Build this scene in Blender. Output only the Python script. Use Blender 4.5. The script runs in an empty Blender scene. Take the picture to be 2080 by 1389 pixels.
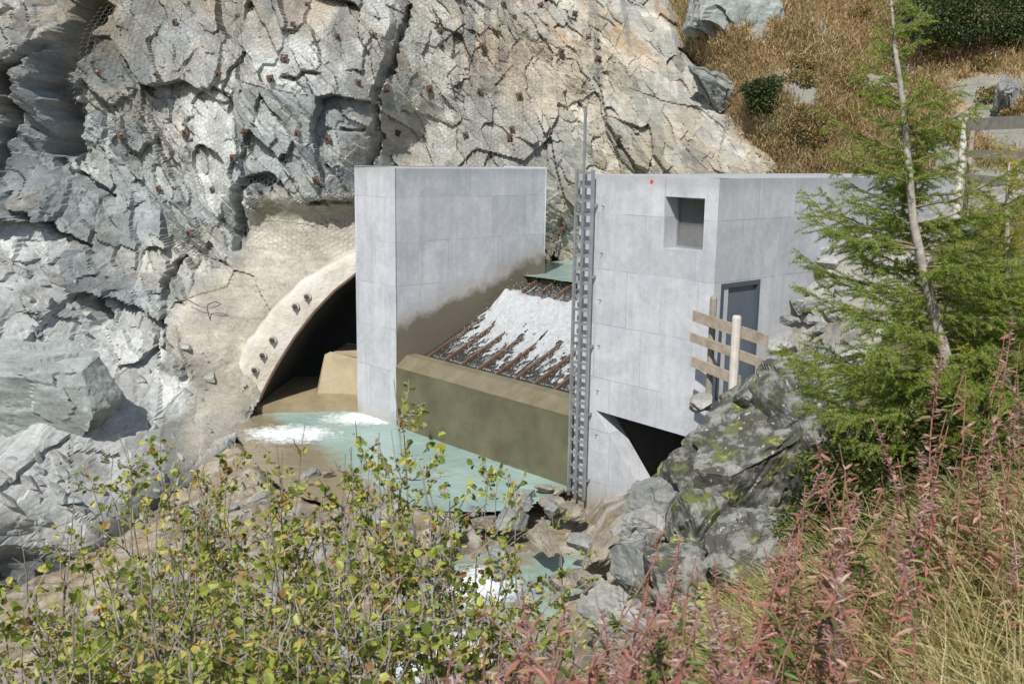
import bpy, math, random
import numpy as np
from mathutils import Vector, Matrix
from mathutils.geometry import tessellate_polygon
from mathutils.bvhtree import BVHTree
random.seed(7); RNG=np.random.default_rng(7)
scene=bpy.context.scene; COL=scene.collection
# ------------------------------------------------------------ camera
FPX=2022.2; PITCH=math.radians(10.65); ROLL=math.radians(0.85)
Fw=np.array([0,math.cos(PITCH),-math.sin(PITCH)])
R0=np.array([1.0,0,0]); U0=np.array([0,math.sin(PITCH),math.cos(PITCH)])
Rt=math.cos(ROLL)*R0+math.sin(ROLL)*U0; Up=-math.sin(ROLL)*R0+math.cos(ROLL)*U0
def ray(px,py): return Fw+(px-1040)/FPX*Rt+(694.5-py)/FPX*Up
def P(px,py,Y): d=ray(px,py); return d*(Y/d[1])
def PZ(px,py,z): d=ray(px,py); return d*(z/d[2])
cam=bpy.data.cameras.new('camera'); camo=bpy.data.objects.new('camera',cam); COL.objects.link(camo)
camo.matrix_world=Matrix(((Rt[0],Up[0],-Fw[0],0),(Rt[1],Up[1],-Fw[1],0),(Rt[2],Up[2],-Fw[2],0),(0,0,0,1)))
cam.lens=35; cam.sensor_width=36; cam.clip_end=600; cam.clip_start=0.05
cam.dof.use_dof=True; cam.dof.focus_distance=21; cam.dof.aperture_fstop=5.6
scene.camera=camo
# ------------------------------------------------------------ light
w=bpy.data.worlds.new("World"); scene.world=w; w.use_nodes=True
nt=w.node_tree; bg=nt.nodes['Background']; sky=nt.nodes.new('ShaderNodeTexSky'); sky.sky_type='NISHITA'; sky.sun_disc=False
SE=math.radians(47); SA=math.radians(195)
sky.sun_elevation=SE; sky.sun_rotation=SA; nt.links.new(sky.outputs[0],bg.inputs[0]); bg.inputs[1].default_value=0.095
S=Vector((math.sin(SA)*math.cos(SE),math.cos(SA)*math.cos(SE),math.sin(SE)))
sl=bpy.data.lights.new('sun','SUN'); sl.energy=5.0; sl.angle=math.radians(0.5); sl.color=(1,.97,.92)
so=bpy.data.objects.new('sun',sl); COL.objects.link(so); so.rotation_euler=S.to_track_quat('Z','Y').to_euler()
scene.view_settings.view_transform='Standard'; scene.view_settings.look='None'; scene.view_settings.exposure=0
# ------------------------------------------------------------ noise
def hsh(i,j,k,s):
    n=(i*374761393+j*668265263+k*1442695041+s*974711+12345)&0xffffffff
    n=((n^(n>>13))*1274126177)&0xffffffff
    n=((n^(n>>15))*1103515245)&0xffffffff
    return ((n^(n>>16))&0xffffff)/16777215.0
def vn(x,y,z,s=0):
    x=np.asarray(x,float); y=np.asarray(y,float)+0*x; z=np.asarray(z,float)+0*x
    xi=np.floor(x).astype(np.int64); yi=np.floor(y).astype(np.int64); zi=np.floor(z).astype(np.int64)
    f=x-xi; g=y-yi; h=z-zi; f=f*f*(3-2*f); g=g*g*(3-2*g); h=h*h*(3-2*h); r=0
    for a in (0,1):
        for b in (0,1):
            for c in (0,1):
                r=r+hsh(xi+a,yi+b,zi+c,s)*(f if a else 1-f)*(g if b else 1-g)*(h if c else 1-h)
    return r*2-1
def fbm(x,y,z,s=0,o=4):
    r=0;a=.5
    for k in range(o): r=r+a*vn(x*2**k,y*2**k,z*2**k,s+k); a*=.5
    return r
def facet(a,b,sx,sy,rot,s):
    c,sn=math.cos(rot),math.sin(rot)
    u=(a*c+b*sn)/sx; v=(-a*sn+b*c)/sy
    ui=np.floor(u).astype(np.int64); vi=np.floor(v).astype(np.int64)
    d1=np.full(u.shape,9.0); d2=np.full(u.shape,9.0); h=np.zeros(u.shape); g1=h.copy(); g2=h.copy(); du=h.copy(); dv=h.copy()
    for i in (-1,0,1):
        for j in (-1,0,1):
            ci=ui+i; cj=vi+j
            x=ci+.5+.95*(hsh(ci,cj,0*ci,s)-.5); y=cj+.5+.95*(hsh(ci,cj,0*ci+1,s)-.5)
            d=np.abs(u-x)+np.abs(v-y)*.8+.4*np.abs(u-x+v-y)
            near=d<d1
            d2=np.where(near,d1,np.minimum(d2,d)); d1=np.where(near,d,d1)
            h=np.where(near,hsh(ci,cj,0*ci+2,s)-.5,h)
            g1=np.where(near,hsh(ci,cj,0*ci+3,s)-.5,g1); g2=np.where(near,hsh(ci,cj,0*ci+4,s)-.5,g2)
            du=np.where(near,u-x,du); dv=np.where(near,v-y,dv)
    return h, g1*du+g2*dv, d2-d1
def rbf(pts):
    p=np.array(pts,float); A=p[:,:2]; n=len(p)
    D=np.sqrt(((A[:,None]-A[None])**2).sum(-1)+.3)
    M=np.zeros((n+3,n+3)); M[:n,:n]=D; M[:n,n]=1; M[:n,n+1:]=A; M[n,:n]=1; M[n+1:,:n]=A.T
    wt=np.linalg.solve(M,np.concatenate([p[:,2],[0,0,0]]))
    def f(a,b):
        a=np.asarray(a,float); b=np.asarray(b,float); r=wt[n]+wt[n+1]*a+wt[n+2]*b
        for k in range(n): r=r+wt[k]*np.sqrt((a-A[k,0])**2+(b-A[k,1])**2+.3)
        return r
    return f
def inpoly(x,y,poly):
    r=np.zeros(np.shape(x),bool); n=len(poly)
    for i in range(n):
        x1,y1=poly[i][0],poly[i][1]; x2,y2=poly[(i+1)%n][0],poly[(i+1)%n][1]
        if y1==y2: continue
        r^=((y1>y)!=(y2>y))&(x<(x2-x1)*(y-y1)/(y2-y1)+x1)
    return r
def segdist(x,y,pl):
    d=np.full(np.shape(x),1e9)
    for (a,b),(c,e) in zip(pl[:-1],pl[1:]):
        t=np.clip(((x-a)*(c-a)+(y-b)*(e-b))/((c-a)**2+(e-b)**2),0,1); d=np.minimum(d,np.hypot(x-a-t*(c-a),y-b-t*(e-b)))
    return d
def sm(a,b,x): t=np.clip((x-a)/(b-a),0,1); return t*t*(3-2*t)
# ------------------------------------------------------------ mesh building
class Soup:
    def __init__(s): s.V=[];s.L=[];s.N=[];s.n=0
    def add(s,V,F):
        V=np.asarray(V,float).reshape(-1,3); s.V.append(V)
        if isinstance(F,np.ndarray):
            s.L.append((F+s.n).ravel()); s.N.append(np.full(len(F),F.shape[1]))
        else:
            for f in F: s.L.append(np.array(f)+s.n); s.N.append(np.array([len(f)]))
        s.n+=len(V)
    def box(s,o,ax,ay,az):
        o,ax,ay,az=[np.asarray(q,float) for q in (o,ax,ay,az)]
        V=[o,o+ax,o+ax+ay,o+ay,o+az,o+ax+az,o+ax+ay+az,o+ay+az]
        s.add(V,[(0,3,2,1),(4,5,6,7),(0,1,5,4),(1,2,6,5),(2,3,7,6),(3,0,4,7)])
    def tube(s,pts,rad,k=5):
        pts=np.asarray(pts,float); n=len(pts)
        if np.isscalar(rad): rad=np.full(n,rad)
        t=np.gradient(pts,axis=0); t/=np.linalg.norm(t,axis=1)[:,None]+1e-9
        ref=np.array([0,0,1.0]) if abs(t[0][2])<.9 else np.array([1.0,0,0])
        a=np.cross(t,ref); a/=np.linalg.norm(a,axis=1)[:,None]+1e-9; b=np.cross(t,a)
        an=np.arange(k)*2*math.pi/k
        V=pts[:,None]+np.asarray(rad)[:,None,None]*(np.cos(an)[None,:,None]*a[:,None]+np.sin(an)[None,:,None]*b[:,None])
        i=np.arange(n-1)[:,None]*k; j=np.arange(k)[None]; j2=(j+1)%k
        F=np.stack([i+j,i+j2,i+k+j2,i+k+j],-1).reshape(-1,4); s.add(V.reshape(-1,3),F)
        s.add(V[-1],np.array([list(range(k))])); s.add(V[0][::-1],np.array([list(range(k))]))
    def leaves(s,C,D,N,L,W,fold=.25,wide=.45):
        C=np.asarray(C);D=D/np.linalg.norm(D,axis=1)[:,None]
        Sd=np.cross(D,N); Sd/=np.linalg.norm(Sd,axis=1)[:,None]+1e-9; N=np.cross(Sd,D)
        L=L[:,None];W=W[:,None]
        V=np.stack([C, C+D*L*wide*.55+Sd*W*.42+N*W*fold, C+D*L*(wide+.3)+Sd*W*.38+N*W*fold, C+D*L-N*L*.06,
                    C+D*L*(wide+.3)-Sd*W*.38+N*W*fold, C+D*L*wide*.55-Sd*W*.42+N*W*fold],1)
        b=np.arange(len(C))[:,None]*6
        F=np.concatenate([b+np.array([[0,1,2,3]]),b+np.array([[0,3,4,5]])]); s.add(V.reshape(-1,3),F)
    def build(s,name,mat,parent=None,smooth=False,col=None):
        V=np.concatenate(s.V); L=np.concatenate(s.L).astype(np.int32); N=np.concatenate(s.N).astype(np.int32)
        me=bpy.data.meshes.new(name); me.vertices.add(len(V)); me.vertices.foreach_set('co',V.astype(np.float32).ravel())
        me.loops.add(len(L)); me.loops.foreach_set('vertex_index',L)
        st=np.concatenate([[0],np.cumsum(N)[:-1]]).astype(np.int32)
        me.polygons.add(len(N)); me.polygons.foreach_set('loop_start',st); me.polygons.foreach_set('loop_total',N)
        me.polygons.foreach_set('use_smooth',np.full(len(N),smooth)); me.update(calc_edges=True); me.validate()
        if col is not None:
            a=me.color_attributes.new('Col','FLOAT_COLOR','POINT'); a.data.foreach_set('color',np.concatenate([col,np.ones((len(col),1))],1).astype(np.float32).ravel())
        me.materials.append(mat)
        o=bpy.data.objects.new(name,me); COL.objects.link(o)
        if parent: o.parent=parent
        return o
def gridF(nu,nv):
    i=np.arange(nu-1)[:,None]*nv; j=np.arange(nv-1)[None]
    return np.stack([i+j,i+nv+j,i+nv+j+1,i+j+1],-1).reshape(-1,4)
def prism(s,poly,e,holes=()):
    e=np.asarray(e,float); rings=[[Vector(p) for p in poly]]+[[Vector(p) for p in h] for h in holes]
    tris=tessellate_polygon(rings); flat=np.array([list(p) for r in rings for p in r]); n=len(flat)
    F=[tuple(t) for t in tris]+[tuple(n+q for q in t[::-1]) for t in tris]; off=0
    for r in rings:
        m=len(r)
        for i in range(m): j=(i+1)%m; F.append((off+i,off+j,n+off+j,n+off+i))
        off+=m
    s.add(np.concatenate([flat,flat+e]),F)
def tag(o,label=None,cat=None,group=None,kind=None):
    if label:o['label']=label
    if cat:o['category']=cat
    if group:o['group']=group
    if kind:o['kind']=kind
    return o
def empty(name,loc=(0,0,0)):
    o=bpy.data.objects.new(name,None); COL.objects.link(o); o.location=loc; o.empty_display_size=.2; return o
def put(o,root):
    o.parent=root; o.matrix_parent_inverse=Matrix.Translation(-root.location); return o
# ------------------------------------------------------------ materials
def newmat(name):
    m=bpy.data.materials.new(name); m.use_nodes=True; t=m.node_tree; b=t.nodes['Principled BSDF']; return m,t,b
def N(t,k,**kw):
    n=t.nodes.new(k)
    for a,v in kw.items(): setattr(n,a,v)
    return n
def noise(t,sc,det=6,ro=.6,vec=None):
    n=N(t,'ShaderNodeTexNoise'); n.inputs['Scale'].default_value=sc; n.inputs['Detail'].default_value=det; n.inputs['Roughness'].default_value=ro
    if vec is not None: t.links.new(vec,n.inputs['Vector'])
    return n
def ramp(t,src,stops):
    r=N(t,'ShaderNodeValToRGB'); e=r.color_ramp.elements
    while len(e)<len(stops): e.new(.5)
    for q,(p,c) in zip(e,stops): q.position=p; q.color=(c[0],c[1],c[2],1) if hasattr(c,'__len__') else (c,c,c,1)
    t.links.new(src,r.inputs[0]); return r
def mix(t,f,a,b,mode='MIX'):
    m=N(t,'ShaderNodeMix',data_type='RGBA',blend_type=mode)
    for s_,v in ((m.inputs[0],f),(m.inputs[6],a),(m.inputs[7],b)):
        if isinstance(v,(int,float)): s_.default_value=v
        elif isinstance(v,tuple): s_.default_value=(v[0],v[1],v[2],1)
        else: t.links.new(v,s_)
    return m.outputs[2]
def bump(t,b,src,st,dist,prev=None):
    n=N(t,'ShaderNodeBump'); n.inputs['Strength'].default_value=st; n.inputs['Distance'].default_value=dist
    t.links.new(src,n.inputs['Height'])
    if prev is not None: t.links.new(prev.outputs[0],n.inputs['Normal'])
    t.links.new(n.outputs[0],b.inputs['Normal']); return n
def simple(name,c1,c2,sc=3,rough=.8,bs=30,bst=.4,bd=.01,metal=0):
    m,t,b=newmat(name); co=N(t,'ShaderNodeTexCoord').outputs['Object']
    n=noise(t,sc,6,.65,co); r=ramp(t,n.outputs[0],[(.3,c1),(.7,c2)]); t.links.new(r.outputs[0],b.inputs['Base Color'])
    b.inputs['Roughness'].default_value=rough; b.inputs['Metallic'].default_value=metal
    n2=noise(t,bs,5,.6,co); bump(t,b,n2.outputs[0],bst,bd); return m
def rockmat(name,attr=True,base=(.4,.4,.38),lichen=False,sc=1.0,rough=.85):
    m,t,b=newmat(name); co=N(t,'ShaderNodeTexCoord').outputs['Object']
    if attr:
        a=N(t,'ShaderNodeAttribute'); a.attribute_name='Col'; c=a.outputs['Color']
    else:
        n0=noise(t,1.3*sc,5,.6,co); c=ramp(t,n0.outputs[0],[(.3,tuple(q*.72 for q in base)),(.7,tuple(min(1,q*1.15) for q in base))]).outputs[0]
    mp=N(t,'ShaderNodeMapping'); mp.inputs['Rotation'].default_value=(0,.9,.2); mp.inputs['Scale'].default_value=(.6,1,4); t.links.new(co,mp.inputs[0])
    n1=noise(t,2.2*sc,10,.78,mp.outputs[0]); r1=ramp(t,n1.outputs[0],[(.3,.5),(.42,.82),(.55,1.0),(.72,1.2)])
    c=mix(t,.9,c,r1.outputs[0],'MULTIPLY')
    n2=noise(t,12*sc,9,.8,co); r2=ramp(t,n2.outputs[0],[(.32,.5),(.5,.95),(.7,1.18)]); c=mix(t,.8,c,r2.outputs[0],'MULTIPLY')
    if lichen:
        n5=noise(t,3,7,.7,co); r5=ramp(t,n5.outputs[0],[(.43,0.),(.52,1.)]); c=mix(t,r5.outputs[0],c,(.075,.075,.06))
        n7=noise(t,2.5,5,.7,co); r7=ramp(t,n7.outputs[0],[(.54,0.),(.6,1.)]); c=mix(t,r7.outputs[0],c,(.12,.14,.04))
        n3=noise(t,1.2,4,.6,co); r3=ramp(t,n3.outputs[0],[(.56,0.),(.62,1.)])
        n4=noise(t,14,4,.6,co); r4=ramp(t,n4.outputs[0],[(.45,0.),(.55,1.)])
        f=N(t,'ShaderNodeMath',operation='MULTIPLY'); t.links.new(r3.outputs[0],f.inputs[0]); t.links.new(r4.outputs[0],f.inputs[1])
        c=mix(t,f.outputs[0],c,(.42,.43,.13))
        n6=noise(t,9,4,.6,co); r6=ramp(t,n6.outputs[0],[(.63,0.),(.67,1.)]); c=mix(t,r6.outputs[0],c,(.42,.42,.38))
    t.links.new(c,b.inputs['Base Color']); b.inputs['Roughness'].default_value=rough
    p=bump(t,b,n1.outputs[0],.4,.06/sc); p=bump(t,b,n2.outputs[0],.65,.03/sc,p)
    return m
def leafmat(name,stops,trans=.35,rough=.55):
    m,t,b=newmat(name); g=N(t,'ShaderNodeNewGeometry'); r=ramp(t,g.outputs['Random Per Island'],stops)
    t.links.new(r.outputs[0],b.inputs['Base Color']); b.inputs['Roughness'].default_value=rough
    tr=N(t,'ShaderNodeBsdfTranslucent'); mc=mix(t,1.,r.outputs[0],(1.3,1.35,.7),'MULTIPLY'); t.links.new(mc,tr.inputs[0])
    ms=N(t,'ShaderNodeMixShader'); ms.inputs[0].default_value=trans
    t.links.new(b.outputs[0],ms.inputs[1]); t.links.new(tr.outputs[0],ms.inputs[2]); t.links.new(ms.outputs[0],t.nodes['Material Output'].inputs[0]); return m
O=np.array([-3.03,25.5,0]); u=np.array([.673,-.740,0]); u/=np.linalg.norm(u); v=np.array([-u[1],u[0],0]); zz=np.array([0,0,1.0])
def B(s,t,z): return O+u*s+v*t+zz*z
ZT=-.37
def concrete(name,wet=False,base=.52):
    m,t,b=newmat(name); ge=N(t,'ShaderNodeNewGeometry'); pos=ge.outputs['Position']
    def dot(vec,off=0):
        d=N(t,'ShaderNodeVectorMath',operation='DOT_PRODUCT'); t.links.new(pos,d.inputs[0]); d.inputs[1].default_value=tuple(vec)
        a=N(t,'ShaderNodeMath',operation='ADD'); t.links.new(d.outputs['Value'],a.inputs[0]); a.inputs[1].default_value=off; return a.outputs[0]
    ds=dot(u+v*1.0,-float(O@(u+v))); dt=dot(v,-float(O@v)); dz=dot(zz)
    cx=N(t,'ShaderNodeCombineXYZ'); t.links.new(ds,cx.inputs[0]); t.links.new(dz,cx.inputs[1])
    br=N(t,'ShaderNodeTexBrick'); t.links.new(cx.outputs[0],br.inputs[0]); br.offset=.37; br.squash=.7; br.squash_frequency=3
    br.inputs['Scale'].default_value=1; br.inputs['Mortar Size'].default_value=.010; br.inputs['Mortar Smooth'].default_value=.3
    br.inputs['Brick Width'].default_value=1.25; br.inputs['Row Height'].default_value=1.13
    br.inputs['Color1'].default_value=(.89,.89,.89,1); br.inputs['Color2'].default_value=(1.09,1.09,1.09,1)
    nm=noise(t,.8,3,.5,pos); rm=ramp(t,nm.outputs[0],[(.42,(1.0,1.0,1.0)),(.54,(.66,.66,.67))]); t.links.new(rm.outputs[0],br.inputs['Mortar'])
    n=noise(t,1.1,7,.65,pos); n.inputs['Distortion'].default_value=.8
    c=ramp(t,n.outputs[0],[(.32,(base*.8,base*.835,base*.89)),(.66,(base*1.06,base*1.075,base*1.12))]).outputs[0]
    c=mix(t,.85,c,br.outputs[0],'MULTIPLY')
    mp=N(t,'ShaderNodeMapping'); mp.inputs['Scale'].default_value=(5,5,.35); t.links.new(pos,mp.inputs[0])
    ns=noise(t,1.2,5,.6,mp.outputs[0]); rs=ramp(t,ns.outputs[0],[(.35,.86),(.6,1.03)]); c=mix(t,.6,c,rs.outputs[0],'MULTIPLY')
    nf=noise(t,7,9,.78,pos); rf=ramp(t,nf.outputs[0],[(.3,.78),(.58,1.04)]); c=mix(t,.7,c,rf.outputs[0],'MULTIPLY')
    nt2=noise(t,1.7,6,.6,pos); at=N(t,'ShaderNodeMath',operation='MULTIPLY_ADD'); t.links.new(nt2.outputs[0],at.inputs[0]); at.inputs[1].default_value=.5; t.links.new(dz,at.inputs[2])
    mt=N(t,'ShaderNodeMapRange'); t.links.new(at.outputs[0],mt.inputs[0]); mt.inputs[1].default_value=-.45; mt.inputs[2].default_value=-.2; mt.inputs[3].default_value=0; mt.inputs[4].default_value=.35
    c=mix(t,mt.outputs[0],c,(.26,.27,.27))
    if wet:
        a=N(t,'ShaderNodeMath',operation='MULTIPLY_ADD'); t.links.new(dt,a.inputs[0]); a.inputs[1].default_value=-.30; t.links.new(dz,a.inputs[2])
        nn=noise(t,1.6,6,.6,pos); a2=N(t,'ShaderNodeMath',operation='MULTIPLY_ADD'); t.links.new(nn.outputs[0],a2.inputs[0]); a2.inputs[1].default_value=.9; t.links.new(a.outputs[0],a2.inputs[2])
        mr=N(t,'ShaderNodeMapRange'); t.links.new(a2.outputs[0],mr.inputs[0]); mr.inputs[1].default_value=-4.15; mr.inputs[2].default_value=-3.9; mr.inputs[3].default_value=1; mr.inputs[4].default_value=0
        mr2=N(t,'ShaderNodeMapRange'); t.links.new(a2.outputs[0],mr2.inputs[0]); mr2.inputs[1].default_value=-3.95; mr2.inputs[2].default_value=-3.45; mr2.inputs[3].default_value=.55; mr2.inputs[4].default_value=0
        g=N(t,'ShaderNodeMath',operation='GREATER_THAN'); t.links.new(dt,g.inputs[0]); g.inputs[1].default_value=.03
        f=N(t,'ShaderNodeMath',operation='MULTIPLY'); t.links.new(mr.outputs[0],f.inputs[0]); t.links.new(g.outputs[0],f.inputs[1])
        f2=N(t,'ShaderNodeMath',operation='MULTIPLY'); t.links.new(mr2.outputs[0],f2.inputs[0]); t.links.new(g.outputs[0],f2.inputs[1])
        c=mix(t,f2.outputs[0],c,(.34,.30,.26)); wetc=mix(t,rf.outputs[0],(.06,.05,.035),(.16,.14,.10)); c=mix(t,f.outputs[0],c,wetc)
    mb=N(t,'ShaderNodeMapRange'); t.links.new(dz,mb.inputs[0]); mb.inputs[1].default_value=-7.4; mb.inputs[2].default_value=-6.6; mb.inputs[3].default_value=.75; mb.inputs[4].default_value=0
    c=mix(t,mb.outputs[0],c,(.24,.2,.13))
    t.links.new(c,b.inputs['Base Color']); b.inputs['Roughness'].default_value=.8
    p=bump(t,b,nf.outputs[0],.3,.02); bump(t,b,br.outputs['Fac'],-.4,.01,p); return m
M={}
M['cliff']=rockmat('cliff_rock'); M['concrete']=concrete('concrete'); M['concrete_wet']=concrete('concrete_stained',True)
M['rock_pale']=rockmat('pale_rock',False,(.38,.38,.355)); M['rock_grey']=rockmat('grey_rock',False,(.28,.29,.27)); M['rock_tan']=rockmat('tan_rock',False,(.30,.27,.21))
M['rock_slab']=rockmat('slab_rock',False,(.34,.37,.355),sc=.8); M['lichen']=rockmat('lichen_rock',False,(.34,.34,.31),lichen=True)
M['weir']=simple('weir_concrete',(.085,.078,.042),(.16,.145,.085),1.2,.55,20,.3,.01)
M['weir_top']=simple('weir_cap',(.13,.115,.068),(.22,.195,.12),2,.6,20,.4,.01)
M['shot']=simple('portal_concrete',(.44,.40,.32),(.66,.63,.57),1.3,.9,9,.9,.05)
M['tan']=simple('tan_concrete',(.36,.29,.18),(.5,.42,.28),1.6,.85,12,.4,.02)
M['knob']=simple('knob_metal',(.35,.32,.26),(.55,.52,.46),8,.6,30,.3,.003)
M['mud']=simple('wet_sediment',(.22,.17,.10),(.34,.27,.17),1.6,.5,12,.4,.02)
M['black']=simple('interior_shade',(.012,.011,.01),(.03,.027,.022),2,1.,6,.6,.05)  # near-black colour stands in for shade inside the tunnel and building
M['wetplate']=simple('wet_plate',(.05,.05,.045),(.13,.13,.12),2,.25,14,.5,.02)
M['steel']=simple('galvanised_steel',(.33,.34,.35),(.5,.51,.52),5,.45,40,.1,.002,.7)
M['darksteel']=simple('dark_steel',(.06,.062,.062),(.12,.12,.115),8,.3,60,.2,.003,.4)
M['rust']=simple('rusty_steel',(.055,.03,.02),(.12,.065,.04),14,.8,60,.5,.004)
M['rustbeam']=simple('rusty_beam',(.08,.05,.035),(.15,.095,.065),8,.5,60,.4,.004)
M['doorp']=simple('door_paint',(.10,.12,.15),(.12,.145,.18),2,.4,60,.1,.001)
M['wood']=simple('weathered_wood',(.26,.21,.15),(.46,.39,.31),6,.8,30,.5,.006); M['woodgrey']=simple('grey_wood',(.2,.18,.15),(.36,.33,.28),6,.85,30,.5,.006)
M['postwhite']=simple('pale_post_wood',(.5,.46,.4),(.68,.64,.58),5,.8,30,.4,.004)
M['bark']=simple('larch_bark',(.2,.17,.13),(.5,.47,.42),9,.9,30,.8,.01); M['twig']=simple('twig_bark',(.13,.09,.06),(.25,.2,.15),9,.9,30,.4,.003)
M['shrubstem']=simple('shrub_bark',(.17,.14,.11),(.38,.33,.28),9,.9,30,.4,.003); M['wire']=simple('netting_wire',(.3,.3,.29),(.45,.45,.43),9,.5,30,.1,.001,.3)
M['needle']=leafmat('larch_needles',[(0,(.13,.20,.03)),(.5,(.25,.34,.05)),(.85,(.36,.43,.085)),(1,(.52,.48,.13))],.42)
M['needley']=leafmat('yellow_larch_needles',[(0,(.25,.28,.035)),(.5,(.46,.45,.06)),(1,(.62,.52,.09))],.45)
M['leaf']=leafmat('shrub_leaves',[(0,(.09,.13,.02)),(.24,(.18,.23,.04)),(.52,(.35,.40,.08)),(.8,(.56,.54,.14)),(.9,(.52,.37,.12)),(1,(.28,.13,.06))],.42,.45)
M['fire']=leafmat('fireweed_leaves',[(0,(.18,.18,.07)),(.25,(.32,.21,.12)),(.5,(.40,.16,.13)),(.75,(.47,.22,.18)),(1,(.57,.42,.31))],.35)
M['pink']=leafmat('fireweed_pods',[(0,(.32,.15,.17)),(.5,(.45,.28,.30)),(1,(.64,.54,.51))],.3)
M['firestem']=simple('fireweed_stem',(.28,.12,.10),(.40,.21,.16),5,.7,20,.1,.001)
M['straw']=leafmat('dry_grass',[(0,(.17,.19,.05)),(.35,(.36,.31,.12)),(.7,(.54,.45,.22)),(1,(.66,.57,.36))],.3)
M['green']=leafmat('herb_leaves',[(0,(.05,.08,.02)),(.45,(.10,.15,.03)),(.75,(.18,.23,.05)),(.88,(.3,.2,.09)),(1,(.38,.2,.12))],.3)
M['heath']=leafmat('heath_grass',[(0,(.15,.17,.05)),(.25,(.30,.20,.09)),(.55,(.46,.31,.17)),(.85,(.60,.47,.29)),(1,(.66,.57,.40))],.3)
M['bush']=leafmat('bush_leaves',[(0,(.02,.035,.01)),(.6,(.05,.08,.02)),(1,(.12,.15,.04))],.2)
M['russet']=leafmat('russet_leaves',[(0,(.10,.13,.04)),(.4,(.2,.19,.06)),(.75,(.36,.2,.09)),(1,(.46,.3,.15))],.25)
def watermat(name,c1,c2,foam0,foam1,bst=.5):
    m,t,b=newmat(name); pos=N(t,'ShaderNodeNewGeometry').outputs['Position']
    n=noise(t,.8,3,.5,pos); c=ramp(t,n.outputs[0],[(.3,c1),(.7,c2)]).outputs[0]
    a=N(t,'ShaderNodeAttribute'); a.attribute_name='Col'; sc_=N(t,'ShaderNodeSeparateColor'); t.links.new(a.outputs['Color'],sc_.inputs[0])
    nm=noise(t,1.5,6,.65,pos); am=N(t,'ShaderNodeMath',operation='ADD'); t.links.new(sc_.outputs[1],am.inputs[0]); t.links.new(nm.outputs[0],am.inputs[1])
    rm=ramp(t,am.outputs[0],[(.7,0.),(1.0,1.)]); c=mix(t,rm.outputs[0],c,(.26,.22,.14))
    nf=noise(t,5,11,.8,pos); ad=N(t,'ShaderNodeMath',operation='ADD'); t.links.new(sc_.outputs[0],ad.inputs[0]); t.links.new(nf.outputs[0],ad.inputs[1])
    r=ramp(t,ad.outputs[0],[(foam0,0.),(foam1,1.)]); c=mix(t,r.outputs[0],c,(.8,.84,.84)); t.links.new(c,b.inputs['Base Color'])
    rr=ramp(t,r.outputs[0],[(0,.14),(1,.8)]); t.links.new(rr.outputs[0],b.inputs['Roughness'])
    n2=noise(t,6,5,.6,pos); p=bump(t,b,n2.outputs[0],bst,.04); bump(t,b,r.outputs[0],.5,.05,p); return m
M['water']=watermat('glacial_water',(.24,.35,.32),(.33,.45,.41),.78,1.12)
def foammat():
    m,t,b=newmat('white_water'); pos=N(t,'ShaderNodeNewGeometry').outputs['Position']
    n=noise(t,11,9,.85,pos); r=ramp(t,n.outputs[0],[(.3,(.42,.46,.48)),(.46,(.72,.75,.76)),(.6,(.88,.89,.9))]); t.links.new(r.outputs[0],b.inputs['Base Color']); b.inputs['Roughness'].default_value=.7
    bump(t,b,n.outputs[0],1.,.12); return m
M['foam']=foammat()
# ------------------------------------------------------------ cliff
portal_px=[(508,875),(514,848),(525,818),(539,787),(554,758),(571,729),(598,686),(638,634),(679,591),(725,555),(775,527),(840,505),(900,505)]
def portY(px): return 26.6+(px-515)/210*.5
portal=[P(a,b,portY(a)) for a,b in portal_px]
ring_px=[(458,805),(470,770),(491,722),(518,678),(553,634),(599,591),(650,552),(702,522),(727,511),(775,488),(840,470),(900,460)]
cps=[(0,1130,18.9),(120,1090,19.9),(250,1040,21.2),(400,960,23.6),(500,895,25.5),(0,900,21.5),(0,750,22.5),(200,780,24),(350,800,25.2),(400,700,26.2),(0,500,25),(60,420,26.5),(150,400,28),(250,500,27.8),(330,600,27.3),
 (450,600,27.8),(0,200,27.6),(0,0,29),(60,80,28.6),(90,330,28.4),(200,150,29.8),(200,0,31.5),(300,300,29.5),(420,450,28.6),(600,300,29.2),(540,170,29.6),(700,200,29.7),(740,300,29.7),(600,60,31.5),(700,0,33),(400,0,32),(800,300,32),(810,120,32.6),(820,0,34),
 (1000,300,32.3),(1000,100,34),(1200,300,32.8),(1200,100,34.6),(1150,500,33.2),(1110,540,33),(1000,480,31),(1200,0,36.5),(1400,250,32.6),(1560,340,31),(1380,80,35),(1000,0,35.5),(600,480,28.3),(700,440,28.8),(700,520,27.9),(440,800,25.9),(550,600,27.6),(620,560,27.7),
 (1750,300,38),(1620,100,42),(1500,0,42),(1900,500,36),(1200,700,33.5),(1500,700,33.5),(800,700,29.5),(600,900,28.5),(900,900,31),(-200,700,21),(-200,200,26),(-200,1100,17)]
CY=rbf([(lambda q:(q[0],q[2],c[2]))(P(*c)) for c in cps])
shot_px=[(520,400),(560,390),(640,415),(730,400),(900,420),(900,520),(725,560),(640,631),(540,800),(515,862),(492,850),(462,800),(435,715),(390,650),(380,600),(440,560),(490,510)]
shot=[(lambda q:(q[0],q[2]))(P(a,b,28.2)) for a,b in shot_px]
def xzline(pts,Y): return [(lambda q:(q[0],q[2]))(P(a,b,Y)) for a,b in pts]
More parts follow.
